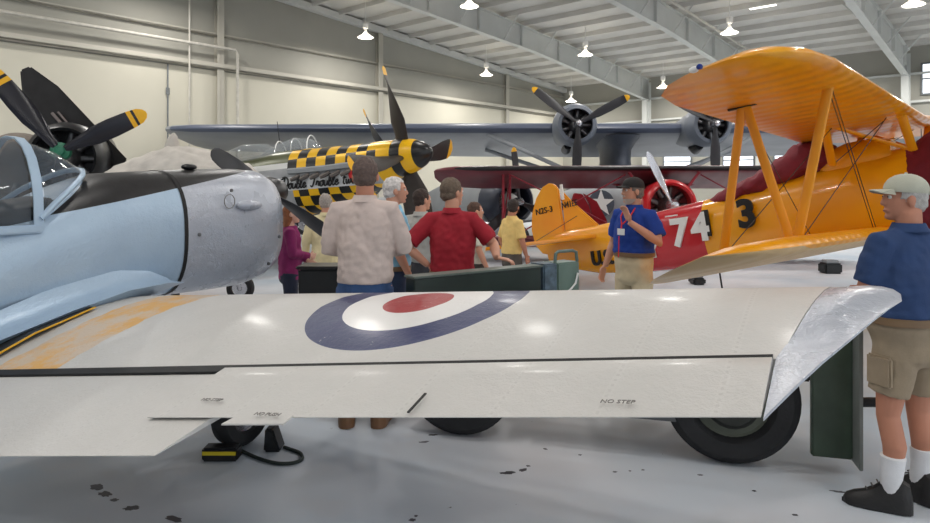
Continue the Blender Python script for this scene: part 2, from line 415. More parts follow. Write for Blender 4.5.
# painted metal with panel pattern, in the airplane's own frame
def skin(name, col, worn, wing_marks=False, rough=.3, metal=.25):
    t = NT(name); co = t.coord(); x, y, z = t.xyz[0], t.xyz[1], t.xyz[2]
    c = t.ramp(t.noise(3.2, 6, rough=.7), [(.3, rgb(worn)), (.7, rgb(col))])
    rr = t.math('MULTIPLY', y, -1)
    h = None
    if wing_marks:
        # rib lines every 0.34 m as raised tapes
        fr = t.math('ABSOLUTE', t.math('SUBTRACT', t.math('FRACT', t.math('MULTIPLY', t.math('ADD', rr, .1), 2.9)), .5))
        tape = t.math('GREATER_THAN', fr, .46)
        h = tape
        riv = t.math('MULTIPLY', t.math('GREATER_THAN', fr, .485), t.math('GREATER_THAN', t.math('SINE', t.math('MULTIPLY', x, 200)), .2))
        c = t.mix(t.math('MULTIPLY', riv, .16), c, rgb((120, 116, 112)))
        c = t.mix(t.math('MULTIPLY', tape, .10), c, rgb((222, 220, 216)))
        # worn yellow band, slanted with the chord
        bc = t.math('ADD', t.math('SUBTRACT', rr, 1.10), t.math('MULTIPLY', t.math('SUBTRACT', x, 2.6), .06))
        bn = t.math('ADD', t.math('ABSOLUTE', bc), t.math('MULTIPLY', t.noise(6, 4), .1))
        inb = t.math('LESS_THAN', bn, .30); xin = t.math('GREATER_THAN', t.math('SUBTRACT', x, t.math('MULTIPLY', rr, .15)), 1.735)
        patchy = t.ramp(t.noise(2.4, 6, rough=.75), [(.42, (.35,)*3+(1,)), (.55, (1,1,1,1))])
        c = t.mix(t.math('MULTIPLY', t.math('MULTIPLY', inb, xin), patchy), c, rgb((226, 172, 84)))
        dx = t.math('SUBTRACT', x, 2.925); dr = t.math('SUBTRACT', rr, 3.09)
        d = t.math('SQRT', t.math('ADD', t.math('MULTIPLY', dx, dx), t.math('MULTIPLY', dr, dr)))
        chip = t.math('LESS_THAN', t.noise(14, 5, rough=.8), .67)
        def disc(c, rad, colr, k):
            f = t.math('MULTIPLY', t.math('LESS_THAN', d, rad), chip if k else 1.0)
            return t.mix(f, c, rgb(colr))
        c = disc(c, .59, (28, 42, 94), 1); c = disc(c, .40, (232, 230, 228), 0); c = disc(c, .19, (160, 34, 40), 1)
    t.base(c); t.b.inputs['Metallic'].default_value = metal
    t.rough(t.ramp(t.noise(5, 4), [(.35, (rough*.94,)*3+(1,)), (.65, (rough*1.06,)*3+(1,))]))
    nn = t.math('ADD', t.math('MULTIPLY', t.noise(24, 4, rough=.7), .7), t.math('MULTIPLY', t.noise(110, 2), .25))
    if h: nn = t.math('ADD', nn, t.math('MULTIPLY', h, .35))
    big = t.math('MULTIPLY', t.noise(3.0, 2), 1.5)
    t.bump(t.math('ADD', nn, big), .45, .014)
    t.b.inputs['Coat Weight'].default_value = .12; t.b.inputs['Coat Roughness'].default_value = .15
    return t.m
M_sil = skin('silver_wing_paint', (204, 201, 197), (198, 196, 192), True, .40, .0)
M_fus = skin('silver_fuselage_paint', (176, 198, 218), (168, 190, 212), False, .34, .2)
M_cowl = skin('silver_cowl_paint', (180, 185, 195), (174, 179, 190), False, .28, .2)
M_gap = mat('gap_black', (14, 14, 16), .6)
# main wing panel: leading edge to spar gap
def wsec(x0, x1, r, th0, dr=0, dz=0):      # open-backed wing box section, x0 trailing (gap) to x1 leading edge
    c = x1-x0; pts = []
    prof = [(0, 0), (.2, .022), (.4, .036), (.6, .038), (.78, .024), (.9, .002), (.97, -.022), (1, -.05),  (.97, -.074), (.88, -.095), (.7, -.11), (.4, -.11), (0, -.06)]
    for u, h in prof: pts.append(cp(x0+c*u, r+dr*u, h*th0+dz))
    return pts
mb = MB()
def gapx(r): return 1.885 + (r-1.0)*.149
def lex(r): return 3.265
def thk(r): return 1.35-.1*r if r > 2 else 1.15+(2-r)*.75
mb.loft([wsec(gapx(r), lex(r)+.0, r, thk(r), .15*(max(0, r-3.5)/1.37)) for r in (.2, .8, 1.4, 2.0, 2.6, 3.2, 3.8, 4.4, 4.87)])
wg = mb.build('wing', M_sil, CM)
# wing tip cap: raked outboard and back to the aileron corner, rounded at leading edge
mb = MB()
TPR = [(0, 0), (.33, .004), (.47, .020), (.6, .035), (.73, .038), (.86, .023), (.96, -.012), (1, -.045), (.97, -.06), (.88, -.075), (.7, -.08), (.4, -.07), (.0, -.012)]
outl = [(0, gapx(4.9), 3.20), (.08, 2.38, 3.19), (.2, 2.54, 3.165), (.32, 2.70, 3.12), (.42, 2.86, 3.03), (.47, 2.95, 2.99)]
tip_te = [(4.905, 1.98)]
def tipring(r, x0, x1, k, dr):
    c = x1-x0; pr = [(0, 0), (.33, .004), (.47, .020), (.6, .035), (.73, .038), (.86, .023), (.96, -.012), (1, -.045), (.97, -.06), (.88, -.075), (.7, -.08), (.4, -.07), (.0, -.012)]
    return [cp(x0+c*u, r+dr*u, h*k-.0) for u, h in pr]
mb.loft([[cp(2.065+1.2*u_, 4.86 if u_ < .34 else 4.872+.15*(2.065+1.2*u_-2.46)/.8, h_*.87) for u_, h_ in TPR]]+[tipring(*q_) for q_ in ((4.94,2.3,3.255,.9,.13),(5.0,2.46,3.25,.82,.11),(5.08,2.65,3.235,.7,.075),(5.15,2.82,3.205,.55,.045),(5.21,2.95,3.16,.36,.02),(5.25,3.02,3.10,.12,0))])
mb.build('wing_tip', M_cowl, CM, label='glossy rounded metal wing tip')
# dark gap spar behind aileron and flap
mb = MB(); mb.loft([[cp(gapx(r)+a, r, b) for a, b in ((.01, .012), (-.03, .0), (-.03, -.03), (.01, -.05))] for r in (.3, 2.62, 4.85)]); mb.build('hinge_gap', M_gap, CM)
# aileron and flap: wedge shaped, thick at the hinge
def ctrl(r0, r1, xh, xt, drop, name, thick=.05, n=8, lift=.0):
    rings = []
    for i in range(n+1):
        r = r0+(r1-r0)*i/n; h, t_ = xh(r), xt(r); c = h-t_
        rr = []
        for u, zt in ((0, .000), (.3, .3), (.7, .72), (.93, .98), (1, .55), (1, -.5), (.93, -.9), (.5, -.5), (0, -.08)):
            x = t_+c*u; rr.append(cp(x, r, lift + zt*thick*.6 - drop*(1-u)))
        rings.append(rr)
    return MB().loft(rings).build(name, M_sil, CM)
ctrl(2.60, 4.852, lambda r: gapx(r)-.025, lambda r: 1.69+(r-2.65)*.177, .0, 'aileron', .055, lift=-.005)
ctrl(.3, 2.90, lambda r: gapx(r)-.03, lambda r: 1.35+(r-2.18)*.216, .0, 'flap', .045, lift=-.028)
# aileron trim tab below its trailing edge, drain slot, markings
mb = MB(); mb.prism([cp(1.76, 3.04, .003), cp(1.70, 3.02, -.002), cp(1.75, 3.29, -.002), cp(1.80, 3.29, .003)], (0,0,-.006)); mb.build('trim_tab', M_sil, CM, smooth=False)
mb = MB(); mb.prism([cp(2.0, 3.74, .02), cp(1.89, 3.74, .006), cp(1.89, 3.75, .006), cp(2.0, 3.75, .02)], (0,0,.004)); mb.build('slot', M_ink, CM, smooth=False)
mt = mat('faded_stencil', (120, 116, 112), .6)
for x, r, s_ in ((1.81, 2.76, 'NO STEP'), (1.755, 3.13, 'NO PUSH'), (2.05, 4.38, 'NO STEP')):
    o_ = cp(x, r, .014); ax = cp(x+.02, r+.2, .014)-o_; ay = cp(x+.2, r, .025)-o_
    text(s_, .028, CM, o_, ax, ay, mt, depth=.001)
# walkway at the root: black strip edged with yellow
mb = MB(); mb.loft([[cp(x, r, z_) , cp(x, r, z_+.006), cp(x, r+w, z_+.006), cp(x, r+w, z_)] for x, r, w, z_ in ((1.98, .5, .24, .045), (2.2, .5, .22, .084), (2.45, .5, .19, .092), (2.62, .5, .15, .094))])
mb.build('walkway', M_gap, CM, smooth=False)
mb = MB(); mb.loft([[cp(x, r, z_), cp(x, r, z_+.007), cp(x, r+.02, z_+.007), cp(x, r+.02, z_)] for x, r, z_ in ((1.98, .74, .045), (2.2, .72, .084), (2.45, .69, .092), (2.62, .65, .094))]); mb.build('walkway_edge', M_yelp, CM, smooth=False)
# fuselage
N0 = set(bpy.data.objects)
def fs(x, hw, zt, zb, n=2.5): return sec(x, hw, zt, zb, n, 40)
AG = mat('antiglare_black', (30, 29, 31), .38, var=.3, vs=14, bump=.1)
def agf(c): return 1 if c.z > 1.50+.171*(c.x-3.14) and c.x > 3.1+1.5*(c.z-1.5) else 0
def agcut(mb):
    for pc, pn in (((3.14, 0, 1.50), (-.171, 0, 1)), ((3.1, 0, 1.5), (1, 0, -1.5))):
        bmesh.ops.bisect_plane(mb.bm, geom=mb.bm.verts[:]+mb.bm.edges[:]+mb.bm.faces[:], plane_co=pc, plane_no=pn)
    return mb
agcut(MB().loft([fs(1.0, .36, 1.18, .62), fs(2.0, .40, 1.36, .66), fs(2.97, .42, 1.56, .70), fs(3.3, .425, 1.70, .72), fs(3.6, .43, 1.80, .74), fs(4.0, .43, 1.825, .74), fs(4.22, .432, 1.835, .74)])).build('fuselage', [M_fus, AG], CM, matf=agf)
t = NT('cowl_two_tone'); t.coord()
mb = MB().loft([fs(4.24, .438, 1.84, .735), fs(4.7, .44, 1.86, .72), fs(5.1, .435, 1.87, .72), fs(5.35, .41, 1.86, .76), fs(5.5, .36, 1.80, .83), fs(5.58, .27, 1.70, .95), fs(5.60, .2, 1.6, 1.05)])
agcut(mb)
mb.build('cowling', [M_cowl, AG], CM, matf=agf)
MB().loft([fs(4.2, .436, 1.838, .733), fs(4.242, .436, 1.84, .733)], False, False).build('cowl_seam', M_gap, CM)
# cowling details: fairing bump, latches, knob
MB().ell((4.95, -.44, 1.52), (.16, .05, .05), 16).build('air_scoop', M_cowl, CM, label='small teardrop fairing')
mb = MB()
for x, z in ((5.2, .95), (4.72, 1.66), (4.35, 1.28), (5.35, 1.2)): mb.lathe([(0, .016), (.012, .016), (.014, .006)], (x, -.438, z), (0,-1,0), 12)
mb.build('latch', M_engine, CM)
MB().ring([(-.003, .06), (.003, .06), (.003, .066), (-.003, .066)], (4.70, -.442, 1.56), (0,1,0), 20).build('access_ring', mt, CM)
MB().ell((4.55, -.08, 1.875), (.09, .04, .03), 12).build('filler_cap', M_blackp, CM)
# canopy: pillar frame, windshield, rear glass
def arch(x, hw, zb, zt, lean=0, n=13, e=2.4):
    pts = []
    for k in range(n):
        a = PI*k/(n-1); c_, s_ = math.cos(a), math.sin(a)
        pts.append(V((x+lean*(1-s_)**1.0, -hw*math.copysign(abs(c_)**(2/e), c_), zb+(zt-zb)*abs(s_)**(2/e))))
    return pts
a0 = arch(2.1, .34, 1.36, 1.98); a1 = arch(2.93, .36, 1.42, 2.05)
gl = glass('canopy_glass', (88, 96, 104), .45, .04)
def arch_b(): 
    pts = []
    for k in range(13):
        a = PI*k/12; c_, s_ = math.cos(a), math.sin(a)
        pts.append(V((2.99+.50*abs(s_)**1.1, -.37*math.copysign(abs(c_)**.85, c_), 1.47+.36*abs(s_)**.9)))
    return pts
a2 = arch(3.03, .36, 1.44, 2.04); a3 = arch_b()
mb = MB(); mb.loft([a0, a1], False, False, closed=False); mb.build('side_glass', gl, CM)
mb = MB(); mb.loft([a2, [p.lerp(q, .5)+V((0,0,.03)) for p, q in zip(a2, a3)], a3], False, False, closed=False); mb.build('windshield', gl, CM)
mb = MB(); mb.loft([[p+V((-.035,0,0)), p+V((.035,0,0)), p+V((.035,0,0))+(V((3,0,1.5))-p).normalized()*-.012+V((0,0,0)), p+V((-.035,0,0))+(V((3,0,1.5))-p).normalized()*-.012] for p in arch(2.98, .365, 1.40, 2.055)]); mb.build('windshield_frame', M_fus, CM)
mb = MB(); mb.tube([p+V((0,0,.0)) for p in a3], .022, 8); mb.build('windshield_base', M_fus, CM)
for x in (2.45,): MB().tube(arch(x, .352, 1.38, 2.02), .014, 6).build('canopy_rib', M_fus, CM)
MB().box((2.5, -.38, 1.40), (1.0, .04, .06)).build('canopy_rail', M_fus, CM, bevel=.01)
MB().loft([fs(2.2, .3, 1.5, 1.3), fs(3.1, .32, 1.62, 1.3), fs(3.5, .3, 1.7, 1.4)]).build('cockpit_coaming', M_blackp, CM)
MB().box((2.35, .0, 1.62), (.1, .4, .5)).build('seat_back', mat('dark_leather', (48, 44, 44), .6), CM, bevel=.03)
# propeller
pr = MB().lathe([(0, .17), (.1, .17), (.25, .12), (.33, .02)], (5.6, 0, 1.62), (1,0,.12), 24).build('propeller', M_blackp, CM)
dd = V((0, -.885, -.465)).normalized()
for sg in (1, -1):
    blade_mb((5.68, 0, 1.64), dd*sg, .98, .2, (1,0,0), twist=.75).build('blade', mat('dark_blade', (52, 52, 56), .4, var=.2), pr)
# main wheel + leg under the wing
for o_ in set(bpy.data.objects)-N0:
    if o_.type != 'MESH': continue
    for v in o_.data.vertices:
        v.co.x = 2.40+(v.co.x-2.97)*.885; v.co.z = 1.7+(v.co.z-1.7)*.955
# wing root fillet
mb = MB(); mb.loft([[cp(x, .36, .0), cp(x, .40, .28*k), cp(x, .44, .19*k), cp(x, .50, .15*k), cp(x, .62, .118*k), cp(x, .50, .0)] for x, k in ((1.6, .3), (2.0, .8), (2.5, 1), (2.9, 1), (3.2, .6), (3.35, .25))]); mb.build('wing_fillet', M_fus, CM)
def loc_of(p): return CM.matrix_basis.inverted() @ V(p)
CM_M = Matrix.Translation(R*-5.065) @ Matrix.Rotation(PI/2-th, 4, 'Z')
g = CM_M.inverted() @ V((-1.47, 4.33, .21))
wheel(CM, g, (0, 1, 0), .205, .15, .5)
MB().tube([g+V((0, .09, 0)), g+V((.02, .12, .3)), g+V((-.02, .06, .62))], .035, 10).build('landing_leg', mat('leg_grey', (120,122,126), .4), CM)
MB().tube([g+V((-.1, .2, .3)), g+V((-.16, .38, .22)), g+V((-.05, .5, .3))], .012, 8).tube([g+V((-.05, .12, .1)), g+V((-.14, .3, .2)), g+V((-.2, .42, .26))], .01, 8).build('brake_hose', M_blackp, CM)
# chocks and rope beside the wheel
c0 = gp(222, 459)
ch = thing('wheel_chock', 'black wheel chock with a yellow stripe in front of the small tire', 'chock', tuple(c0))
MB().prism([(-.11, -.05, 0), (.11, -.05, 0), (.11, .05, 0), (-.11, .05, 0)], (0,0,.085)).build('block', M_blackp, ch, bevel=.012)
MB().box((0, -.052, .055), (.205, .006, .022)).build('stripe', mat('stripe_yellow', (212, 188, 30), .5), ch, smooth=False)
c1 = gp(272, 449)
ch2 = thing('wheel_chock', 'plain black rubber wheel chock to the right of small tire', 'chock', tuple(c1))
MB().prism([(-.04, -.06, 0), (.07, -.06, 0), (.02, -.06, .15), (-.03, -.06, .15)], (0,.13,0)).build('block', M_blackp, ch2, bevel=.012)
pts = [gp(240, 452), gp(258, 460), gp(276, 465), gp(292, 465), gp(302, 461), gp(300, 455), gp(290, 451), gp(284, 449)]
def smooth_path(p, n=6):
    out = []
    for i in range(len(p)-1):
        p0 = p[max(i-1, 0)]; p1 = p[i]; p2 = p[i+1]; p3 = p[min(i+2, len(p)-1)]
        for k in range(n):
            u = k/n; out.append(.5*((2*p1)+(p2-p0)*u+(2*p0-5*p1+4*p2-p3)*u*u+(3*p1-p0-3*p2+p3)*u**3))
    return out+[p[-1]]
o = MB().tube([p+V((0,0,.012)) for p in smooth_path(pts)], .011, 8).build('rope', mat('dark_green_rope', (34, 44, 40), .7, bump=.5, bs=200)); tag(o, 'dark green rope looped on floor between the two chocks', 'rope')
# ---------------------------------------------------------------- olive military trailer under the far side of the wing
D = V((.963, -.27, 0)).normalized(); N = V((.27, .963, 0)).normalized(); yaw_t = math.atan2(D.y, D.x)
TR = thing('flatbed_trailer', 'low olive drab military flatbed trailer standing behind the silver wing', 'trailer', (1.61, 3.98, 0), yaw_t)
# local: x along D, y along N (away), origin below near rear wheel
M_rim = mat('olive_rim', (92, 96, 84), .5)
for x, nm in ((0, 0), (-1.73, 1)):
    wheel(TR, (x, .12, .4), (0,1,0), .4, .24, .56, M_rim)
    MB().lathe([(-.17, .13), (-.14, .16), (-.05, .17), (0, .12)], (x, .12, .4), (0,1,0), 20).build('wheel_hub', mat('dark_hub', (40,42,38), .6), TR)
mb = MB(); mb.box((-.75, .5, .62), (2.6, .7, .16)); mb.box((-.75, .6, .5), (2.6, .08, .2)); mb.build('chassis', mat('dark_olive', (30, 34, 30), .6), TR, bevel=.01)
MB().box((-.72, .45, .79), (2.75, .74, .06)).build('bed', M_olive, TR, bevel=.01)
mb = MB().box((-.78, .16, .27), (1.0, .3, .06)).box((-.78, .28, .4), (.9, .06, .26)); mb.build('running_board', mat('step_grey', (92, 94, 96), .5), TR, bevel=.006)
MB().box((.56, .1, .50), (.22, .05, .82)).build('mud_guard', M_olive, TR, bevel=.008)
MB().box((.68, .1, .50), (.02, .3, .84)).build('tail_plate', mat('grey_edge', (120, 124, 120), .5), TR, bevel=.003)
MB().tube([(.5, .3, .35), (.9, .3, .38)], .03, 10).build('tow_hook', M_blackp, TR)
bx0 = V((-.34, 4.44, .825)); bd = V((.82, .57, 0)).normalized(); by = math.atan2(bd.y, bd.x)
BX = thing('tool_box', 'long dark green metal box with pale end and loop handle, behind the roundel wing', 'box', tuple(bx0), by)
MB().box((.565, .06, .125), (1.13, .12, .25)).build('body', mat('dark_green_metal', (28, 40, 34), .35, var=.4, vs=3), BX, bevel=.006)
MB().box((.565, .06, .257), (1.15, .14, .015)).build('lid', mat('lid_green', (98, 108, 100), .4), BX, bevel=.004)
MB().box((1.22, .08, .135), (.14, .18, .27)).build('end_block', mat('blue_grey_metal', (86, 104, 118), .4, var=.4, vs=20), BX, bevel=.01)
MB().box((1.41, .08, .135), (.24, .18, .27)).build('end_cover', mat('pale_green_metal', (104, 126, 116), .45, var=.15), BX, bevel=.01)
MB().tube([(1.27, 0, .27), (1.28, 0, .345), (1.31, 0, .36), (1.46, 0, .36), (1.5, 0, .345), (1.51, 0, .27)], .013, 8).build('handle', mat('handle_green', (96, 116, 108), .4), BX)
MB().tube([(1.50, -.02, .18), (1.47, -.025, .1), (1.4, -.03, .05), (1.3, -.03, .03)], .008, 8).build('cable', M_white, BX)
cs = thing('equipment_case', 'black equipment case behind the person in the magenta sweater', 'case', (-1.34, 6.35, 0))
MB().box((0, 0, .46), (.46, .3, .92)).build('case_body', mat('case_black', (24, 26, 28), .5), cs, bevel=.02)
MB().box((0, 0, .93), (.5, .34, .03)).build('case_lid', M_blackp, cs, bevel=.01)
# ---------------------------------------------------------------- yellow biplane (virtual metres, scaled .88 about the eye)
SY = .88
def vir(x, y, z): return (x*SY, y*SY, HC+(z-HC)*SY)
FS = V((.72, -.694, 0)).normalized()
ST = thing('biplane', 'yellow biplane with red fuselage band and open struts, pointing to the right', 'airplane', vir(5.78, 9.18, 1.10), math.atan2(FS.y, FS.x), pitch=math.radians(9.5), scale=SY)
# local x forward, y left (away from viewer), right side y<0 faces us
def taperwing(name, z0, x_le, x_te, span, dih, mat_, tez=0, center=0, under=None):
    st = []
    for s in (-1, -.985, -.955, -.9, -.8, -.6, -.4, -.2, 0, .2, .4, .6, .8, .9, .955, .985, 1):
        a = abs(s); k = max(0, (a-.8)/.2); sh = 1-math.sqrt(max(0, 1-k**2.3)); c = (x_le-x_te)
        le = V((x_le - .36*c*sh, s*span, z0+dih*a)); te = V((x_te+.60*c*sh, s*span, z0+dih*a+tez*(1-sh)))
        st.append((le, te, (0,0,1), 1.05 if a < .97 else .8))
    mb = MB(); wing(mb, st); return mb.build(name, mat_, ST)
t = NT('ribbed_yellow_fabric'); t.coord()
rb = t.math('SINE', t.math('MULTIPLY', t.xyz[1], 26)); t.base(t.ramp(t.noise(1.5, 3), [(.3, rgb((236, 150, 14))), (.7, rgb((244, 170, 22)))]))
t.rough(.3); t.b.inputs['Coat Weight'].default_value = .4; t.b.inputs['Coat Roughness'].default_value = .12
t.b.inputs['Transmission Weight'].default_value = 0; t.bump(rb, .35, .012); M_yw = t.m
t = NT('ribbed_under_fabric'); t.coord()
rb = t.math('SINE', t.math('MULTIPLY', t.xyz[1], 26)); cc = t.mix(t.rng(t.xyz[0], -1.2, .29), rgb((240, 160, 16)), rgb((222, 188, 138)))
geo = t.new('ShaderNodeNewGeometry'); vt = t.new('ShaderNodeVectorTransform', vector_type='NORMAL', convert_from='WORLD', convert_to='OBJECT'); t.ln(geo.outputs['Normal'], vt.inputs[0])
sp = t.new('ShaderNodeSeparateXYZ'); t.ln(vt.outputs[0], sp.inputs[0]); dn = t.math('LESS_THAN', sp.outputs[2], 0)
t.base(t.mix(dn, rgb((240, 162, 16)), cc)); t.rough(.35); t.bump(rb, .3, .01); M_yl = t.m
taperwing('upper_wing', 1.38, .80, -.77, 5.08, .27, M_yw)
taperwing('lower_wing', -.06, .32, -1.25, 5.0, .09, M_yl, tez=-.26)
# fuselage
def sf(x, hw, zt, zb, n=2.6): return sec(x, hw, zt, zb, n, 36)
t = NT('fuselage_paint'); t.coord(); x = t.xyz[0]
c = t.mix(t.rng(x, -3.95, -2.35), rgb((242, 164, 18)), rgb((190, 22, 34))); t.base(c); t.rough(.22); t.b.inputs['Coat Weight'].default_value = .5; t.b.inputs['Coat Roughness'].default_value=.06
t.bump(t.noise(2.2, 3), .15, .02); M_sfus = t.m
MB().loft([sf(-5.75, .05, .52, .05), sf(-5.3, .10, .60, -.12), sf(-4.6, .2, .62, -.27), sf(-3.6, .32, .68, -.32), sf(-2.6, .40, .76, -.32), sf(-1.6, .44, .85, -.28), sf(-.6, .45, .96, -.2), sf(0, .46, 1.06, -.2), sf(.5, .47, 1.06, -.2), sf(.95, .47, .95, -.15)]).build('fuselage', M_sfus, ST)
MB().loft([sec(x, hw, zt, .7, 2.2, 24) for x, hw, zt in ((-.62, .2, 1.02), (-.45, .3, 1.2), (-.2, .34, 1.27), (.15, .34, 1.27), (.35, .3, 1.2))]).build('head_fairing', M_sfus, ST)
def folds(a):
    def f(p):
        q = noise.noise(p*6)*a + noise.noise(p*15)*a*.4; return p + V((0, 0, q))+V((0, q*.5, 0))
    return f
t_ = voxel(MB().loft([sec(x, hw, zt, zb, 2.0, 24) for x, hw, zt, zb in ((-2.3, .2, .80, .64), (-2.0, .36, .90, .62), (-1.5, .43, 1.04, .68), (-1.1, .43, 1.24, .8), (-.8, .40, 1.42, .8), (-.55, .36, 1.36, .85), (-.35, .3, 1.24, .9))]), .03, 2, folds(.05))
t_.build('cockpit_cover', mat('maroon_canvas', (120, 24, 40), .7, bump=.3, bs=30), ST, label='maroon canvas cover tied over the cockpits')
t_ = voxel(MB().loft([sec(x, hw, zt, zb, 2.2, 28) for x, hw, zt, zb in ((.50, .50, 1.08, -.3), (.9, .6, 1.24, -.34), (1.5, .62, 1.25, -.4), (1.9, .55, 1.1, -.3), (2.1, .3, .8, 0))]), .04, 2, folds(.08))
t_.build('engine_cover', mat('maroon_canvas', (120, 24, 40), .7), ST, label='maroon canvas cover over the engine')
# tail: fin + rudder, stabilizer
def plate(name, pts, th, nrm, m, parent=ST):
    pts = [V((-5.3+(p[0]+5.3)*1.08, p[1]*1.05, .45+(p[2]-.45)*.91)) for p in pts]; n_ = V(nrm); return MB().prism([p-n_*th/2 for p in pts], n_*th).build(name, m, parent, bevel=th*.35)
fin = [(-4.55, 0, .62), (-5.05, 0, 1.22), (-5.25, 0, 1.50), (-5.28, 0, .5), (-4.6, 0, .5)]
plate('fin', fin, .07, (0,1,0), M_yw)
rud = [(-5.30, 0, .25), (-5.30, 0, 1.53), (-5.38, 0, 1.66), (-5.5, 0, 1.70), (-5.66, 0, 1.64), (-5.84, 0, 1.42), (-5.98, 0, 1.1), (-6.04, 0, .75), (-6.0, 0, .4), (-5.85, 0, .2), (-5.6, 0, .12)]
plate('rudder', rud, .06, (0,1,0), M_yw)
for sg in (-1, 1):
    plate('stabilizer', [(-4.5, sg*.1, .42), (-4.75, sg*.8, .42), (-5.05, sg*1.45, .42), (-5.3, sg*1.8, .42), (-5.6, sg*1.95, .42), (-5.9, sg*1.85, .42), (-6.02, sg*1.4, .42), (-6.0, sg*.35, .42), (-5.5, sg*.1, .42)], .06, (0,0,1), M_yw)
MB().box((-5.2, -.05, 1.36), (.05, .03, .3)).build('tail_light_post', M_white, ST)
MB().tube([(-4.9, -.1, .85), (-5.25, -1.0, .46)], .006, 6).build('tail_brace', M_wire, ST)
wheel(ST, (-5.4, 0, -.02), (0,1,0), .13, .1)
for sg in (-1, 1): 
    wheel(ST, (1.0, sg*.95, -.66), (0,1,0), .33, .2, .5, M_yelp)
    MB().tube([(1.0, sg*.85, -.64), (.7, sg*.4, -.1)], .06, 10).build('landing_leg', M_yel, ST)
# lettering on the right side (faces -y)
def stx(s, size, x, z, m, off=0, **k): 
    hw = .2 + .24*min(1, max(0, (x+4.6)/2.6)); return text(s, size, ST, (x, -hw-.035-off, z), (1, -.075 if x < -2 else 0, .0), (0, 0, 1), m, depth=.02, **k)
stx('U.S.', .36, -4.62, -.10, M_ink, bold=.012, sx=.85)
stx('NAVY', .36, -3.96, -.06, M_white, bold=.012, sx=.8)
stx('7', .62, -2.90, .09, M_white, bold=.022)
stx('4', .60, -2.52, .14, M_white, bold=.022)
stx('3', .58, -1.74, .26, M_ink, bold=.022, off=.03)
mb = MB(); mb.prism([(-2.34, -.46, .18), (-2.2, -.465, .18), (-2.2, -.465, .60), (-2.30, -.46, .60)], (0, .03, 0)); mb.build('lettering', M_ink, ST, smooth=False)
text('N2S-3', .17, ST, (-5.92, -.04, 1.0), (1,0,.04), (0,0,1), M_ink, depth=.008)
text('N41EE', .17, ST, (-5.26, -.045, 1.04), (1,0,.04), (0,0,1), M_ink, depth=.008, sx=.8)
MB().box((-2.85, -.40, .585), (.22, .02, .02)).build('hatch_trim', M_white, ST, smooth=False)
# struts
def strut(a, b, w=.1, t_=.045, name='strut', m=M_yel):
    a = V(a); b = V(b); d = (b-a).normalized(); f = V((1,0,0)); f = (f-d*f.dot(d)).normalized(); g_ = d.cross(f)
    MB().loft([[p + f*(w/2*math.cos(2*PI*k/14)) + g_*(t_/2*math.sin(2*PI*k/14)) for k in range(14)] for p in (a, a.lerp(b, .5), b)]).build(name, m, ST)
for sg in (-1, 1):
    y = sg*3.4
    strut((.54, y, 1.58), (-.04, y, .0)); strut((-.34, y, 1.54), (-.82, y, -.06)); strut((-.30, y, 1.54), (-.08, y, .0))
    for xx in (.54, -.34):
        MB().box((xx, y, 1.56 if xx > 0 else 1.535), (.30, .05, .03)).build('strut_fitting', M_ink, ST, smooth=False)
    strut((-.34, sg*.42, .96), (-.20, sg*1.0, 1.46), .11); strut((.62, sg*.42, .98), (.66, sg*1.0, 1.46), .11)
    strut((.62, sg*.42, .98), (-.16, sg*.98, 1.45), .06, .03, 'cabane_brace')
    for (a, b) in (((.54, y, 1.54), (.05, sg*.45, .0)), ((.51, y, 1.54), (.02, sg*.45, .0)), ((-.34, y, 1.52), (-.75, sg*.45, -.04)), ((-.8, sg*3.35, -.02), (-.1, sg*1.0, 1.42)), ((-.04, sg*3.35, .0), (.55, sg*1.0, 1.44)), ((-.3, sg*.45, .98), (.6, sg*1.0, 1.44)), ((.6, sg*.43, .99), (-.2, -sg*.95, 1.44))):
        MB().tube([a, b], .0055, 6).build('bracing_wire', M_wire, ST)
MB().tube([(-.35, -3.4, .78), (.36, -3.4, .80)], .014, 6).build('wire_spreader', M_yel, ST) if False else None
MB().ell((-.10, -5.03, 1.665), (.05, .035, .03), 14).build('wing_light', M_white, ST, label='white wing tip light with blue lens')
MB().ell((-.04, -5.05, 1.67), (.03, .03, .026), 12).build('light_lens', mat('blue_lens', (20, 50, 130), .15), ST)
MB().tube([(-.75, -3.7, -.16), (-.75, -3.7, -.55)], .01, 6).build('tie_down', M_ink, ST)
# ---------------------------------------------------------------- maroon biplane with the red cowl, nose to viewer
WX = thing('biplane', 'maroon biplane with bright red round cowl and silver propeller, nose towards viewer', 'airplane', (4.28, 14.2, 0), -PI/2-.05)
# local x forward (towards viewer), y left = viewer's right
def wloc(px, py, Y): 
    return V((14.2-Y, (px-465)/FPX*Y-4.28, HC-(py-HY)/FPX*Y))
def mwing(name, zle, zte, xle, xte, span, m):
    st = []
    for s in (-1, -.985, -.95, -.9, -.8, -.5, 0, .5, .8, .9, .95, .985, 1):
        a = abs(s); k = max(0, (a-.8)/.2); sh = 1-math.sqrt(max(0, 1-k**2.2))
        le = V((xle-(xle-xte)*.3*sh, s*span, zle-.05*sh)); te = V((xte+(xle-xte)*.55*sh, s*span, zte+(zle-zte)*.55*sh))
        st.append((le, te, (.2,0,1), 1.0))
    mb = MB(); wing(mb, st); return mb.build(name, m, WX)
t = NT('maroon_wing'); t.coord()
geo = t.new('ShaderNodeSeparateXYZ'); t.ln(t.coord(), geo.inputs[0])
led = t.math('GREATER_THAN', t.xyz[0], .06); t.base(t.mix(led, t.ramp(t.noise(2, 4), [(.3, rgb((104, 40, 50))), (.7, rgb((128, 54, 62)))]), rgb((22, 20, 24)))); t.rough(.4)
t.bump(t.math('SINE', t.math('MULTIPLY', t.xyz[1], 18)), .3, .01); M_mw = t.m
mwing('upper_wing', 2.08, 1.64, .12, -1.4, 5.0, M_mw)
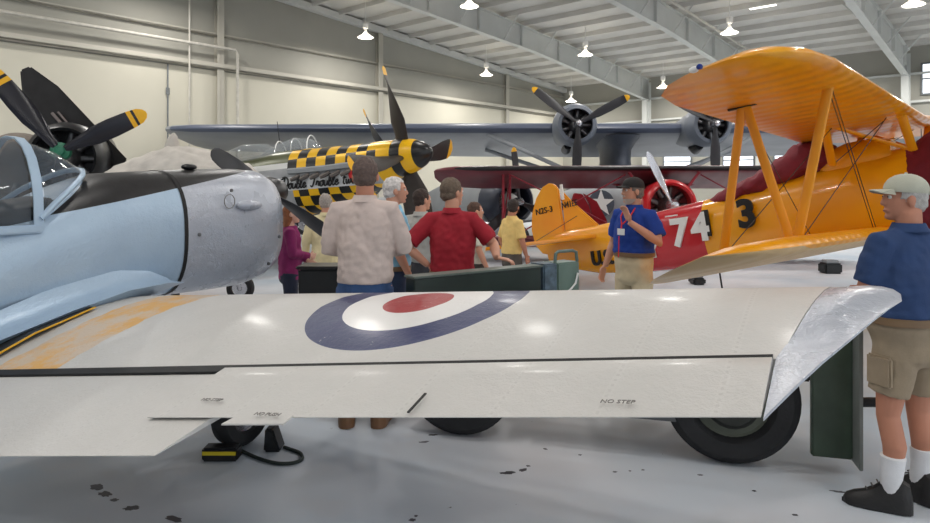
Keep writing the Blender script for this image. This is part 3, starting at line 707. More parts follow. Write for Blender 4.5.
mwing('lower_wing', .55, .25, -.1, -1.3, 4.4, M_mw)
MB().loft([sec(x, w, zt, zb, 2.2, 28) for x, w, zt, zb in ((.2, .5, 1.78, .72), (-1, .5, 1.75, .65), (-2.2, .4, 1.5, .5), (-2.9, .2, 1.2, .5))]).build('fuselage', M_maroon, WX)
MB().ring([(-.1, .44), (.25, .44), (.5, .42), (.56, .47), (.5, .53), (.3, .56), (-.1, .55)], (.1, 0, 1.27), (1,0,.05), 48).build('cowling', M_red, WX)
MB().lathe([(0, .45), (.02, .45)], (.1, 0, 1.27), (1,0,0), 24).build('firewall', M_blackp, WX)
radial(WX, (.4, 0, 1.27), (1,0,0), .46)
p_ = MB().lathe([(-.12, .13), (.05, .14), (.12, .1), (.2, .08), (.22, .01)], (.68, 0, 1.3), (1,0,0), 20).build('propeller', M_metal, WX)
for a in (math.radians(115), math.radians(295)):
    blade_mb((.72, 0, 1.3), V((0, math.cos(a), math.sin(a))), 1.22, .17, (1,0,0)).build('blade', M_metal, p_)
for sg in (-1, 1):
    for (y, xa, xb) in ((3.45, -.15, -.3), (3.45, -1.1, -1.1), (3.3, -.15, -1.1), (.75, 0, 0), (1.0, -1.0, -1.0)):
        yy = y if y > 3 else .45
        MB().tube([(xa, sg*y, 2.0 if xa > -.5 else 1.78), (xb, sg*yy, .5 if y > 3 else 1.6)], .03, 8).build('strut', mat('maroon_strut', (140, 24, 44), .4), WX)
    for q in (((-.1, sg*3.4, .5), (-.1, sg*.8, 1.95)), ((-.1, sg*3.4, 2.0), (-.1, sg*.6, .6)), ((-.3, sg*3.5, .5), (-.9, sg*3.3, 1.8))): MB().tube(list(q), .016, 6).build('bracing_wire', mat('maroon_strut', (140, 24, 44), .4), WX)
    wheel(WX, (.1, sg*.9, .36), (0,1,0), .36, .2)
    MB().tube([(.1, sg*.85, .36), (-.1, sg*.4, .8)], .06, 8).build('landing_leg', M_maroon, WX)
# ---------------------------------------------------------------- big grey flying boat behind
PB = thing('flying_boat', 'large blue grey twin engine flying boat stretching across the hall behind the others', 'airplane', (5.35, 22, 0), -PI/2)
# local x forward = towards viewer, y = viewer's right
st = []
for y, le, ch, dz in ((-15.5, -.35, 2.4, 0), (-15.2, -.1, 3.0, 0), (-14.5, 0, 3.4, 0), (-10, .0, 4.0, 0), (-5, .05, 4.4, 0), (0, .05, 4.5, 0), (5, .05, 4.4, 0), (10, 0, 4.0, 0), (14.5, 0, 3.4, 0), (15.4, -.1, 3.1, 0), (15.8, -.35, 2.6, 0)):
    te = le-ch; st.append(((le, y, 3.62), (te, y, 3.62-ch*.17), (.15,0,1), .95))
t = NT('grey_wing_paint'); t.coord()
led = t.math('GREATER_THAN', t.xyz[0], -.16); t.base(t.mix(led, t.ramp(t.noise(.8, 4), [(.3, rgb((128, 132, 138))), (.7, rgb((150, 154, 160)))]), rgb((84, 92, 110)))); t.rough(.4); M_pbw = t.m
mb = MB(); wing(mb, st); mb.build('wing', M_pbw, PB)
MB().loft([sec(0, 0, 0, 0) if False else [V((x, y, z)) for x, y in [(.35*k*math.cos(a)-1.6, .8*kk*math.sin(a)) for a in [2*PI*i/28 for i in range(28)]]] for z, k, kk in ((2.2, 4.2, .62), (2.6, 3.9, .58), (2.95, 3.8, .62), (3.2, 4.2, .8), (3.42, 4.8, 1.05))]).build('wing_pylon', mat('dark_sea_grey', (70, 76, 88), .5), PB)
MB().loft([sec(x, w, zt, zb, 2.4, 32) for x, w, zt, zb in ((2.7, .3, 1.9, 1.0), (2.2, .9, 2.3, .8), (1.5, 1.3, 2.35, .6), (-1, 1.5, 2.35, .55), (-4, 1.4, 2.3, .6), (-7, .9, 2.3, 1.1))]).build('hull', M_navy, PB)
for sg in (-1, 1):
    y = sg*2.15 - .0
    yy = y + .35
    o0 = V((.9, yy+.0, 3.66))
    MB().loft([[V((x, yy+r*math.cos(2*PI*k/32), 3.66+dz+r*math.sin(2*PI*k/32))) for k in range(32)] for x, r, dz in ((-3.2, .15, -.1), (-1.5, .5, -.08), (.1, .66, -.02), (.5, .68, 0))]).build('nacelle', M_navy, PB)
    MB().ring([(0, .62), (.35, .58), (.62, .48), (.7, .5), (.66, .6), (.4, .69), (0, .70)], (.45, yy, 3.66), (1,0,0), 40).build('cowling', M_navy, PB)
    MB().lathe([(0, .6), (.02, .6)], (.5, yy, 3.66), (1,0,0), 24).build('firewall', M_blackp, PB)
    radial(PB, (.9, yy, 3.66), (1,0,0), .55)
    MB().tube([(.5, yy-.2, 3.0), (.1, yy-.2, 2.9), (-.8, yy-.1, 3.0)], [.12, .16, .05], 12).build('oil_cooler', M_blackp, PB)
    p_ = MB().lathe([(-.1, .12), (.05, .14), (.12, .1), (.25, .09), (.3, .01)], (1.25, yy, 3.66), (1,0,0), 20).build('propeller', M_metal, PB)
    for a in (28, 142, 268) if sg < 0 else (150, 270, 30):
        a = math.radians(a); d = V((0, math.cos(a), math.sin(a))); mb = blade_mb((1.3, yy, 3.66), d, 1.83, .3, (1,0,0))
        bmesh.ops.bisect_plane(mb.bm, geom=mb.bm.verts[:]+mb.bm.edges[:]+mb.bm.faces[:], plane_co=V((1.3, yy, 3.66))+d*1.83*.92, plane_no=d)
        mb.build('blade', [mat('blade_black', (44, 44, 48), .4), M_yelp], p_, matf=lambda c: 1 if (c-V((1.3, yy, 3.66))).dot(d)/1.83 > .92 else 0)
    for x0, x1 in ((-.3, .3), (-2.4, -1.6)):
        MB().tube([(x0, sg*4.6, 3.45-(.17*-x0 if x0 < -1 else 0)), (x1, sg*1.3, 1.9)], .07, 8).build('wing_strut', M_under, PB)
# star on the hull side, seen under the maroon wing
def star(parent, c, ax, ay, r, m, nm='star'):
    c = V(c); ax = V(ax); ay = V(ay); n_ = ax.cross(ay)
    pts = [c + ax*(math.cos(PI/2+k*PI/5)*(r if k % 2 == 0 else r*.4)) + ay*(math.sin(PI/2+k*PI/5)*(r if k % 2 == 0 else r*.4)) for k in range(10)]
    cen = c; mb = MB(); a_ = mb.vs(pts); c_ = mb.vs([cen])[0]
    for i in range(10): mb.face((a_[i], a_[(i+1) % 10], c_))
    mb2 = MB(); mb2.prism(pts, n_*.01); mb.bm.free(); return mb2.build(nm, m, parent, smooth=False)
# ---------------------------------------------------------------- grey fighter parked left of the yellow guide: star on side, maroon fin beside
GF = thing('parked_airplane', 'grey airplane fuselage with white star, seen under the maroon wing behind the guide', 'airplane', (4.2, 18.15, -.12), math.radians(-30))
MB().loft([sec(x, w, zt, zb, 2.2, 28) for x, w, zt, zb in ((.62, .2, 1.6, 1.2), (.45, .42, 1.8, 1.0), (.1, .5, 1.85, .75), (-1.2, .48, 1.8, .7), (-2.0, .3, 1.5, .8), (-2.5, .12, 1.3, 1.0))]).build('fuselage', M_under, GF)
for s_, nm in ((1, 0), (-1, 1)):
    MB().lathe([(0, .36), (.015, .36)], (-.3, s_*.5, 1.35), (0, s_, 0), 28).build('star_disc', mat('insignia_grey', (74, 82, 94), .5), GF)
    star(GF, (-.3, s_*.52, 1.35), (1,0,0), (0,0,1), .38, M_white)
wheel(GF, (.5, .5, .3), (0,1,0), .3, .16); MB().tube([(.5, .5, .3), (.4, .3, .9)], .06, 8).build('landing_leg', M_blackp, GF)
M_finred = mat('fin_red', (140, 24, 36), .35)
TF = thing('tail_fin', 'maroon airplane tail fin standing between yellow tail and the guide', 'airplane tail', (2.9, 16.9, 0), math.radians(-170))
MB().prism([(.5, -.04, .45), (-.45, -.04, .5), (-.28, -.04, 1.2), (-.1, -.04, 1.5), (.12, -.04, 1.52)], (0, .08, 0)).build('fin', M_finred, TF, bevel=.02)
MB().prism([(-.46, -.03, .4), (-.30, -.03, 1.2), (-.12, -.03, 1.52), (-.5, -.03, 1.3), (-.78, -.03, .8), (-.7, -.03, .4)], (0, .06, 0)).build('rudder', M_finred, TF, bevel=.02)
MB().loft([sec(x, w, zt, zb, 2.2, 20) for x, w, zt, zb in ((-.4, .06, .5, .3), (.5, .16, .62, .22), (.8, .1, .6, .25))]).build('rear_fuselage', M_maroon, TF)
wheel(TF, (.0, 0, .12), (0,1,0), .12, .08)
# ---------------------------------------------------------------- trainer with grey radial nose behind red struts
RT = thing('radial_airplane', 'grey airplane with open radial engine, seen behind the thin maroon struts', 'airplane', (.98, 16.5, 0), math.radians(-62))
def rt(x, y, z): return (x, y, z)
MB().ring([(-.5, .52), (0, .5), (.3, .44), (.36, .48), (.3, .54), (0, .58), (-.5, .58)], (.2, 0, 1.32), (1,0,0), 40).build('cowling', mat('dark_cowl', (48, 54, 70), .35), RT)
MB().lathe([(0, .5), (.02, .5)], (.0, 0, 1.32), (1,0,0), 24).build('firewall', M_blackp, RT)
radial(RT, (.3, 0, 1.32), (1,0,0), .48, M_white)
MB().loft([sec(x, w, zt, zb, 2.2, 28) for x, w, zt, zb in ((-.2, .56, 1.88, .7), (-1.2, .58, 2.0, .6), (-2.6, .5, 1.9, .6), (-4.5, .2, 1.5, .7))]).build('fuselage', M_under, RT)
MB().loft([sec(x, w, zt, zb, 2.2, 24) for x, w, zt, zb in ((.3, .3, .85, .55), (-.4, .5, .95, .45), (-1.4, .55, 1.0, .4))]).build('belly_fairing', M_metal, RT)
mb = MB(); wing(mb, [((-.9, y, z), (-2.6, y, z-.1), (0,0,1), 1.2) for y, z in ((-2.6, .85), (0, .7), (2.6, .85))]); mb.build('wing', M_under, RT)
for sg in (-1, 1): 
    wheel(RT, (-.9, sg*1.1, .3), (0,1,0), .3, .18); MB().tube([(-.9, sg*1.0, .3), (-1.1, sg*.9, .75)], .06, 8).build('landing_leg', M_metal, RT)
p_ = MB().lathe([(-.1, .1), (.1, .1), (.24, .02)], (.66, 0, 1.32), (1,0,0), 16).build('propeller', M_metal, RT)
for a in (97, 217, 337):
    a = math.radians(a); d = V((0, math.cos(a), math.sin(a))); mb = blade_mb((.7, 0, 1.32), d, 1.32, .24, (1,0,0))
    bmesh.ops.bisect_plane(mb.bm, geom=mb.bm.verts[:]+mb.bm.edges[:]+mb.bm.faces[:], plane_co=V((.7, 0, 1.32))+d*1.32*.92, plane_no=d)
    mb.build('blade', [mat('blade_black', (44, 44, 48), .4), M_yelp], p_, matf=lambda c: 1 if (c-V((.7, 0, 1.32))).dot(d)/1.32 > .92 else 0)
# ---------------------------------------------------------------- checkered fighter
MU = thing('fighter_airplane', 'silver fighter airplane with yellow and black checkered nose, Double Trouble two written on it', 'airplane', (-1.28, 13.0, 2.25), math.atan2(-.50, .866), pitch=math.radians(9))
# local origin at the hub, x forward, right side y<0 faces viewer
t = NT('fighter_paint'); t.coord(); x, y, z = t.xyz
def top(x_): return x_
chk = t.new('ShaderNodeTexChecker'); mp = t.new('ShaderNodeCombineXYZ')
t.ln(t.math('ADD', t.math('MULTIPLY', x, 1), 10.06), mp.inputs[0]); t.ln(t.math('SUBTRACT', z, t.math('MULTIPLY', x, -.09)), mp.inputs[2]); mp.inputs[1].default_value = .05
zz = t.math('SUBTRACT', z, t.math('MULTIPLY', x, -.09))        # height measured along the checker rows
cx = t.math('FLOOR', t.math('DIVIDE', x, .26)); cz = t.math('FLOOR', t.math('DIVIDE', t.math('ADD', zz, .02), .2))
par = t.math('ABSOLUTE', t.math('MODULO', t.math('ADD', cx, cz), 2)); par = t.math('GREATER_THAN', par, .5)
checker = t.mix(par, rgb((24, 24, 26)), rgb((246, 190, 14)))
c = t.ramp(t.noise(3, 3), [(.3, rgb((150, 152, 154))), (.7, rgb((178, 180, 184)))])
inx = t.rng(x, -2.6, -.30)
c = t.mix(t.math('MULTIPLY', inx, t.math('GREATER_THAN', zz, -.02+.0)), c, checker)
c = t.mix(t.math('MULTIPLY', t.rng(x, -2.9, -.5), t.rng(zz, -.48, -.2)), c, rgb((226, 228, 230)))
c = t.mix(t.math('MULTIPLY', t.rng(x, -2.5, -.30), t.math('LESS_THAN', zz, -.48)), c, checker)
c = t.mix(t.math('MULTIPLY', t.math('LESS_THAN', x, -2.6), t.math('GREATER_THAN', zz, .12)), c, rgb((92, 96, 66)))
c = t.mix(t.math('MULTIPLY', t.math('LESS_THAN', x, -2.6), t.rng(zz, .0, .12)), c, rgb((225, 226, 224)))
c = t.mix(t.math('GREATER_THAN', x, -.30), c, rgb((246, 190, 14)))
t.base(c); t.rough(.3); t.b.inputs['Metallic'].default_value = .15; M_mus = t.m
MB().loft([sec(x, w, zt, zb, 2.4, 40) for x, w, zt, zb in ((.0, .36, .36, -.36), (-.3, .40, .40, -.46), (-1.0, .43, .46, -.62), (-2.0, .45, .58, -.74), (-2.6, .46, .66, -.80), (-3.2, .46, .70, -.9), (-4.2, .44, .72, -1.0), (-5.5, .4, .75, -.8), (-7.0, .25, .7, -.3), (-8.2, .1, .6, .1))]).build('fuselage', M_mus, MU)
t = NT('spinner_paint'); t.coord(); x = t.xyz[0]
t.base(t.mix(t.rng(x, .22, .46), rgb((22, 22, 24)), rgb((246, 190, 14)))); t.rough(.3)
pr = MB().lathe([(0, .37), (.15, .36), (.35, .32), (.55, .24), (.7, .13), (.76, .02)], (.0, 0, 0), (1,0,0), 36).build('propeller', t.m, MU)
for a, mm in ((103, 'up'), (8, 'r'), (188, 'l'), (278, 'd')):
    a = math.radians(a); d = V((0, math.cos(a), math.sin(a))); mb = blade_mb((.17, 0, 0), d, 1.80, .55, (1,0,0), twist=1.35)
    bmesh.ops.bisect_plane(mb.bm, geom=mb.bm.verts[:]+mb.bm.edges[:]+mb.bm.faces[:], plane_co=V((.17, 0, 0))+d*1.8*.9, plane_no=d)
    mb.build('blade', [mat('blade_brown', (50, 44, 40), .45), M_yelp], pr, matf=lambda c: 1 if (c-V((.17, 0, 0))).dot(d)/1.8 > .9 else 0)
# exhaust row with fairing
MB().loft([[V((x, -.47, z0+.20)), V((x, -.50, z0+.17)), V((x, -.50, z0+.09)), V((x, -.45, z0+.07))] for x, z0 in ((-2.55, .02-.0), (-1.6, -.08), (-.75, -.14))]).build('exhaust_fairing', M_under, MU)
mb = MB()
for k in range(6):
    x = -2.35+k*.27; mb.tube([(x+.08, -.44, -.0-.085*(k*.27)*1.0+.02), (x, -.5, -.02-.085*(k*.27)), (x-.09, -.54, -.05-.085*(k*.27))], [.05, .05, .04], 10)
mb.build('exhaust_stacks', mat('exhaust_metal', (110, 104, 100), .4, metal=.7), MU)
# hand lettered name drawn as brush strokes
def script(parent, strokes, o, ax, ay, size, m, r):
    mb = MB(); o = V(o); ax = V(ax); ay = V(ay)
    for st_ in strokes:
        pts = smooth_path([o + (ax*(px+.25*py) + ay*py)*size for px, py in st_], 5); mb.tube(pts, r, 6)
    return mb.build('lettering', m, parent)
L = {'D': [[(.0,.85),(.35,1.0),(.28,.5),(.15,.05),(.45,.0),(.75,.35),(.75,.8),(.45,1.05),(.1,1.0)]], 'o': [[(.3,.45),(.08,.35),(.05,.08),(.25,.0),(.4,.2),(.3,.45),(.55,.4)]],
     'u': [[(.0,.42),(.05,.05),(.22,.02),(.35,.2),(.38,.42),(.38,.08),(.52,.03)]], 'b': [[(.0,.2),(.25,.8),(.18,1.0),(.05,.7),(.05,.05),(.25,.0),(.35,.25),(.2,.4)]],
     'l': [[(.0,.15),(.25,.75),(.2,1.0),(.06,.75),(.06,.1),(.2,.0),(.32,.12)]], 'e': [[(.0,.15),(.28,.3),(.2,.45),(.05,.3),(.08,.05),(.25,.0),(.42,.15)]],
     'T': [[(.0,.8),(.2,1.05),(.5,.95),(.95,1.1)],[(.55,1.0),(.45,.4),(.3,.0),(.1,.1)]], 'r': [[(.0,.1),(.1,.45),(.15,.38),(.32,.4),(.28,.1),(.42,.05)]],
     't': [[(.15,.8),(.1,.1),(.25,.02)],[(.0,.5),(.35,.55)]], 'w': [[(.0,.42),(.05,.05),(.2,.05),(.28,.35),(.32,.05),(.48,.08),(.52,.42)]]}
W_ = {'D': .85, 'T': .72, 'l': .33, 'b': .4, 'e': .42, 'r': .42, 't': .36, 'w': .6, 'o': .5, 'u': .5}
strokes = []; cxp = 0
for ch_ in 'Double Trouble two':
    if ch_ == ' ': cxp += .42; continue
    strokes += [[(a+cxp, b) for a, b in s_] for s_ in L[ch_]]; cxp += W_[ch_]
script(MU, strokes, (-2.80, -.475, -.185), (.9943, 0, -.09), (0, 0, 1), .236, M_ink, .017)
for sg in (-1, 1):
    mb = MB(); wing(mb, [((-2.3, sg*.3, -.75), (-5.0, sg*.3, -.85), (0,0,1), 1.1), ((-2.8, sg*4.4, -.45), (-4.4, sg*4.4, -.5), (0,0,1), 1)]); mb.build('wing', M_under, MU)
    wheel(MU, (-2.9, sg*1.8, -1.55), (0,1,0), .34, .22, .5); MB().tube([(-2.9, sg*1.7, -1.5), (-3.0, sg*1.6, -.7)], .07, 8).build('landing_leg', M_metal, MU)
MB().loft([sec(x, w, zt, zb, 2.4, 28) for x, w, zt, zb in ((-3.3, .4, -.85, -1.1), (-4.3, .45, -.9, -1.35), (-5.5, .3, -.8, -1.2))]).build('belly_scoop', M_under, MU)
mb = MB(); mb.loft([sec(x, w, zt, .55, 2, 24) for x, w, zt in ((-3.2, .15, .72), (-3.6, .3, .98), (-4.2, .33, 1.08), (-5.0, .3, .98), (-5.8, .12, .78))]); mb.build('canopy', glass('canopy_clear', (150, 156, 160), .45), MU)
MB().prism([(-.98, -.47, -.08), (-.86, -.47, -.08), (-.80, -.47, -.34), (-.92, -.47, -.34)], (0, .02, 0)).build('flag_mark', M_red, MU, smooth=False)
MB().prism([(-.8, -.46, -.1), (-.5, -.45, -.1), (-.5, -.45, -.24), (-.8, -.46, -.24)], (0, .02, 0)).build('flag_mark', mat('flag_blue', (60, 150, 200), .5), MU, smooth=False)
# ---------------------------------------------------------------- second fighter behind it
FG = thing('fighter_airplane', 'grey fighter airplane mostly hidden behind the checkered nose, clear canopy above it', 'airplane', (-2.5, 20.0, 2.55), math.atan2(-.35, .94), pitch=math.radians(8))
MB().loft([sec(x, w, zt, zb, 2.3, 32) for x, w, zt, zb in ((0, .3, .3, -.3), (-1, .42, .45, -.6), (-2.5, .48, .65, -.8), (-4.5, .48, .75, -.9), (-7, .25, .5, -.3), (-8, .1, .45, 0))]).build('fuselage', M_under, FG)
MB().loft([sec(x, w, zt, .4, 2, 20) for x, w, zt in ((-2.0, .1, .6), (-2.4, .3, .98), (-3.0, .34, 1.12), (-3.8, .3, 1.0), (-4.4, .12, .75))]).build('canopy', glass('canopy_clear', (150, 156, 160), .45), FG)
for x in (-2.4, -3.0, -3.6): MB().tube([(x, .33*math.cos(PI*k/10), .55+.55*math.sin(PI*k/10)) for k in range(11)], .02, 6).build('canopy_frame', M_white, FG)
mb = MB(); wing(mb, [((-1.8, y, -.3+abs(y)*.08), (-4.0, y, -.4+abs(y)*.08), (0,0,1), 1) for y in (-2.2, 0, 4)]); mb.build('wing', M_under, FG)
MB().tube([(-3.6, 0, 1.0), (-3.6, 0, 1.75)], .012, 6).build('antenna', M_blackp, FG)
p_ = MB().lathe([(0, .3), (.3, .26), (.6, .1), (.68, .01)], (0,0,0), (1,0,0), 24).build('propeller', M_blackp, FG)
for a in (130, 220, 310, 40):
    a = math.radians(a); d = V((0, math.cos(a), math.sin(a))); mb = blade_mb((.15, 0, 0), d, 1.75, .5, (1,0,0), twist=1.2)
    bmesh.ops.bisect_plane(mb.bm, geom=mb.bm.verts[:]+mb.bm.edges[:]+mb.bm.faces[:], plane_co=V((.15, 0, 0))+d*1.75*.9, plane_no=d)
    mb.build('blade', [mat('blade_black', (44, 44, 48), .4), M_yelp], p_, matf=lambda c: 1 if (c-V((.15, 0, 0))).dot(d)/1.75 > .9 else 0)
for sg in (-1, 1): wheel(FG, (-2, sg*1.5, -1.7), (0,1,0), .32, .2); MB().tube([(-2, sg*1.5, -1.7), (-2.2, sg*1.4, -.4)], .06, 8).build('landing_leg', M_metal, FG)
# ---------------------------------------------------------------- black folded wing airplane at left
BK = thing('navy_airplane', 'black airplane with folded wing and yellow banded propeller, left behind the windshield', 'airplane', (-7.35, 12.0, 2.33), math.radians(-68))
# local x forward, hub at origin
MB().ring([(-.9, .60), (-.1, .58), (.12, .50), (.18, .55), (.1, .62), (-.2, .68), (-.9, .70)], (-.35, 0, -.1), (1,0,0), 40).build('cowling', M_blackp, BK)
MB().lathe([(0, .6), (.02, .6)], (-.9, 0, -.1), (1,0,0), 24).build('firewall', M_blackp, BK)
radial(BK, (-.45, 0, -.1), (1,0,0), .55)
MB().loft([sec(x, w, zt, zb, 2.2, 28) for x, w, zt, zb in ((-1.2, .68, .55, -.8), (-2.5, .65, .6, -.9), (-4.5, .5, .7, -.8), (-7, .2, .4, -.3))]).build('fuselage', M_blackp, BK)
p_ = MB().lathe([(-.15, .16), (.1, .16), (.14, .1), (.22, .08), (.24, .01)], (0,0,0), (1,0,0), 20).build('propeller', mat('green_hub', (40, 110, 84), .4), BK)
for a, l in ((28, 1.60), (127, 1.80), (270, 1.8)):
    a = math.radians(a); d = V((0, math.cos(a), math.sin(a))); mb = blade_mb((.1, 0, 0), d, l, .36, (1,0,0), twist=.25)
    for rr in (.80, .85, .88, .92): bmesh.ops.bisect_plane(mb.bm, geom=mb.bm.verts[:]+mb.bm.edges[:]+mb.bm.faces[:], plane_co=V((.1, 0, 0))+d*l*rr, plane_no=d)
    def bf(c, d=d, l=l):
        u = (c-V((.1, 0, 0))).dot(d)/l; return 1 if (.80 < u < .85 or u > .88) else 0
    mb.build('blade', [mat('blade_gloss_black', (24, 24, 34), .25), M_yelp], p_, matf=bf)
def bkl(px, py, Y):
    M_ = (Matrix.Translation((-7.35, 12.0, 2.33)) @ Matrix.Rotation(math.radians(-68), 4, 'Z')).inverted()
    return M_ @ V(((px-465)/FPX*Y, Y, HC-(py-HY)/FPX*Y))
q = [bkl(x, y, 13.4) for x, y in ((20, 70), (30, 66), (58, 86), (128, 160), (120, 172), (84, 172), (56, 140), (12, 102), (13, 97), (22, 92))]
wf = MB().prism(q, bkl(60, 120, 13.7)-bkl(60, 120, 13.4)).build('folded_wing', mat('matt_black', (26, 25, 27), .7, var=.4, vs=5), BK, bevel=.03)
MB().tube([bkl(52, 113, 13.35), bkl(76, 140, 13.35)], .03, 8).tube([bkl(58, 112, 13.35), bkl(82, 140, 13.35)], .02, 8).build('fold_strut', mat('strut_grey', (128, 118, 116), .5), BK)
for sg in (-1, 1): wheel(BK, (-1.2, sg*1.3, -1.95), (0,1,0), .38, .24); MB().tube([(-1.2, sg*1.3, -1.95), (-1.6, sg*1.0, -.6)], .08, 8).build('landing_leg', M_blackp, BK)
# domed grey cover at the far left
o = voxel(MB().ell((-10.1, 15.0, 2.42), (.55, .8, .5), 24).loft([[V((-10.1+.5*math.cos(a), 15.0+.7*math.sin(a), z)) for a in [2*PI*k/20 for k in range(20)]] for z in (0.0, 2.35)]), .06, 3).build('covered_engine', mat('brown_net', (112, 104, 96), .8, bump=.4, bs=30))
tag(o, 'brown netted dome peeking above the windshield at far left', 'cover')
# covered airplane: pale fabric mound behind the silver nose
cv = voxel(MB().loft([[V((X, 9.4+.8*math.cos(a), 1.2+(z-1.2)*max(0, math.sin(a))**.7 if math.sin(a) > 0 else 1.2-.3*abs(math.sin(a)))) for a in [2*PI*k/24 for k in range(24)]] for X, z in ((-5.3, 1.35), (-4.95, 1.95), (-4.6, 2.12), (-4.2, 2.26), (-3.9, 2.27), (-3.5, 2.16), (-3.1, 2.0), (-2.8, 1.6))]), .05, 3, folds(.05))
CV = thing('covered_airplane', 'airplane under a pale grey beige fabric cover just behind the silver nose', 'airplane', (-4.1, 9.4, 0))
for v in cv.bm.verts: v.co -= V((-4.1, 9.4, 0))
cv.build('fabric_cover', mat('pale_fabric', (196, 190, 182), .75, bump=.2, bs=20), CV)
MB().lathe([(0, .1), (.1, .09), (.2, .05), (.24, .01)], (-.08, 0, 2.22), (.15,0,1), 16).build('cover_knob', mat('pale_fabric', (196, 190, 182), .75), CV)
for x, y in ((-.9, .3), (.8, .3), (0, -.4)): wheel(CV, (x, y, .2), (0,1,0), .2, .12); MB().tube([(x, y, .2), (x*.6, y*.5, 1.2)], .05, 8).build('landing_leg', M_metal, CV)
# small things on the floor under the yellow wing
for (px, py, w, h, lb) in ((830, 273, .34, .2, 'grey and black tire chock far behind the lower yellow wing'), (697, 284, .22, .12, 'low black stand on the floor under lower yellow wing')):
    g = gp(px, py); T = thing('floor_block', lb, 'block', tuple(g)); MB().box((0, 0, h/2), (w, .3, h)).build('body', mat('case_black', (24,26,28), .5), T, bevel=.03); MB().box((0, 0, h+.03), (w*.7, .2, .06)).build('cap', M_under, T, bevel=.01)
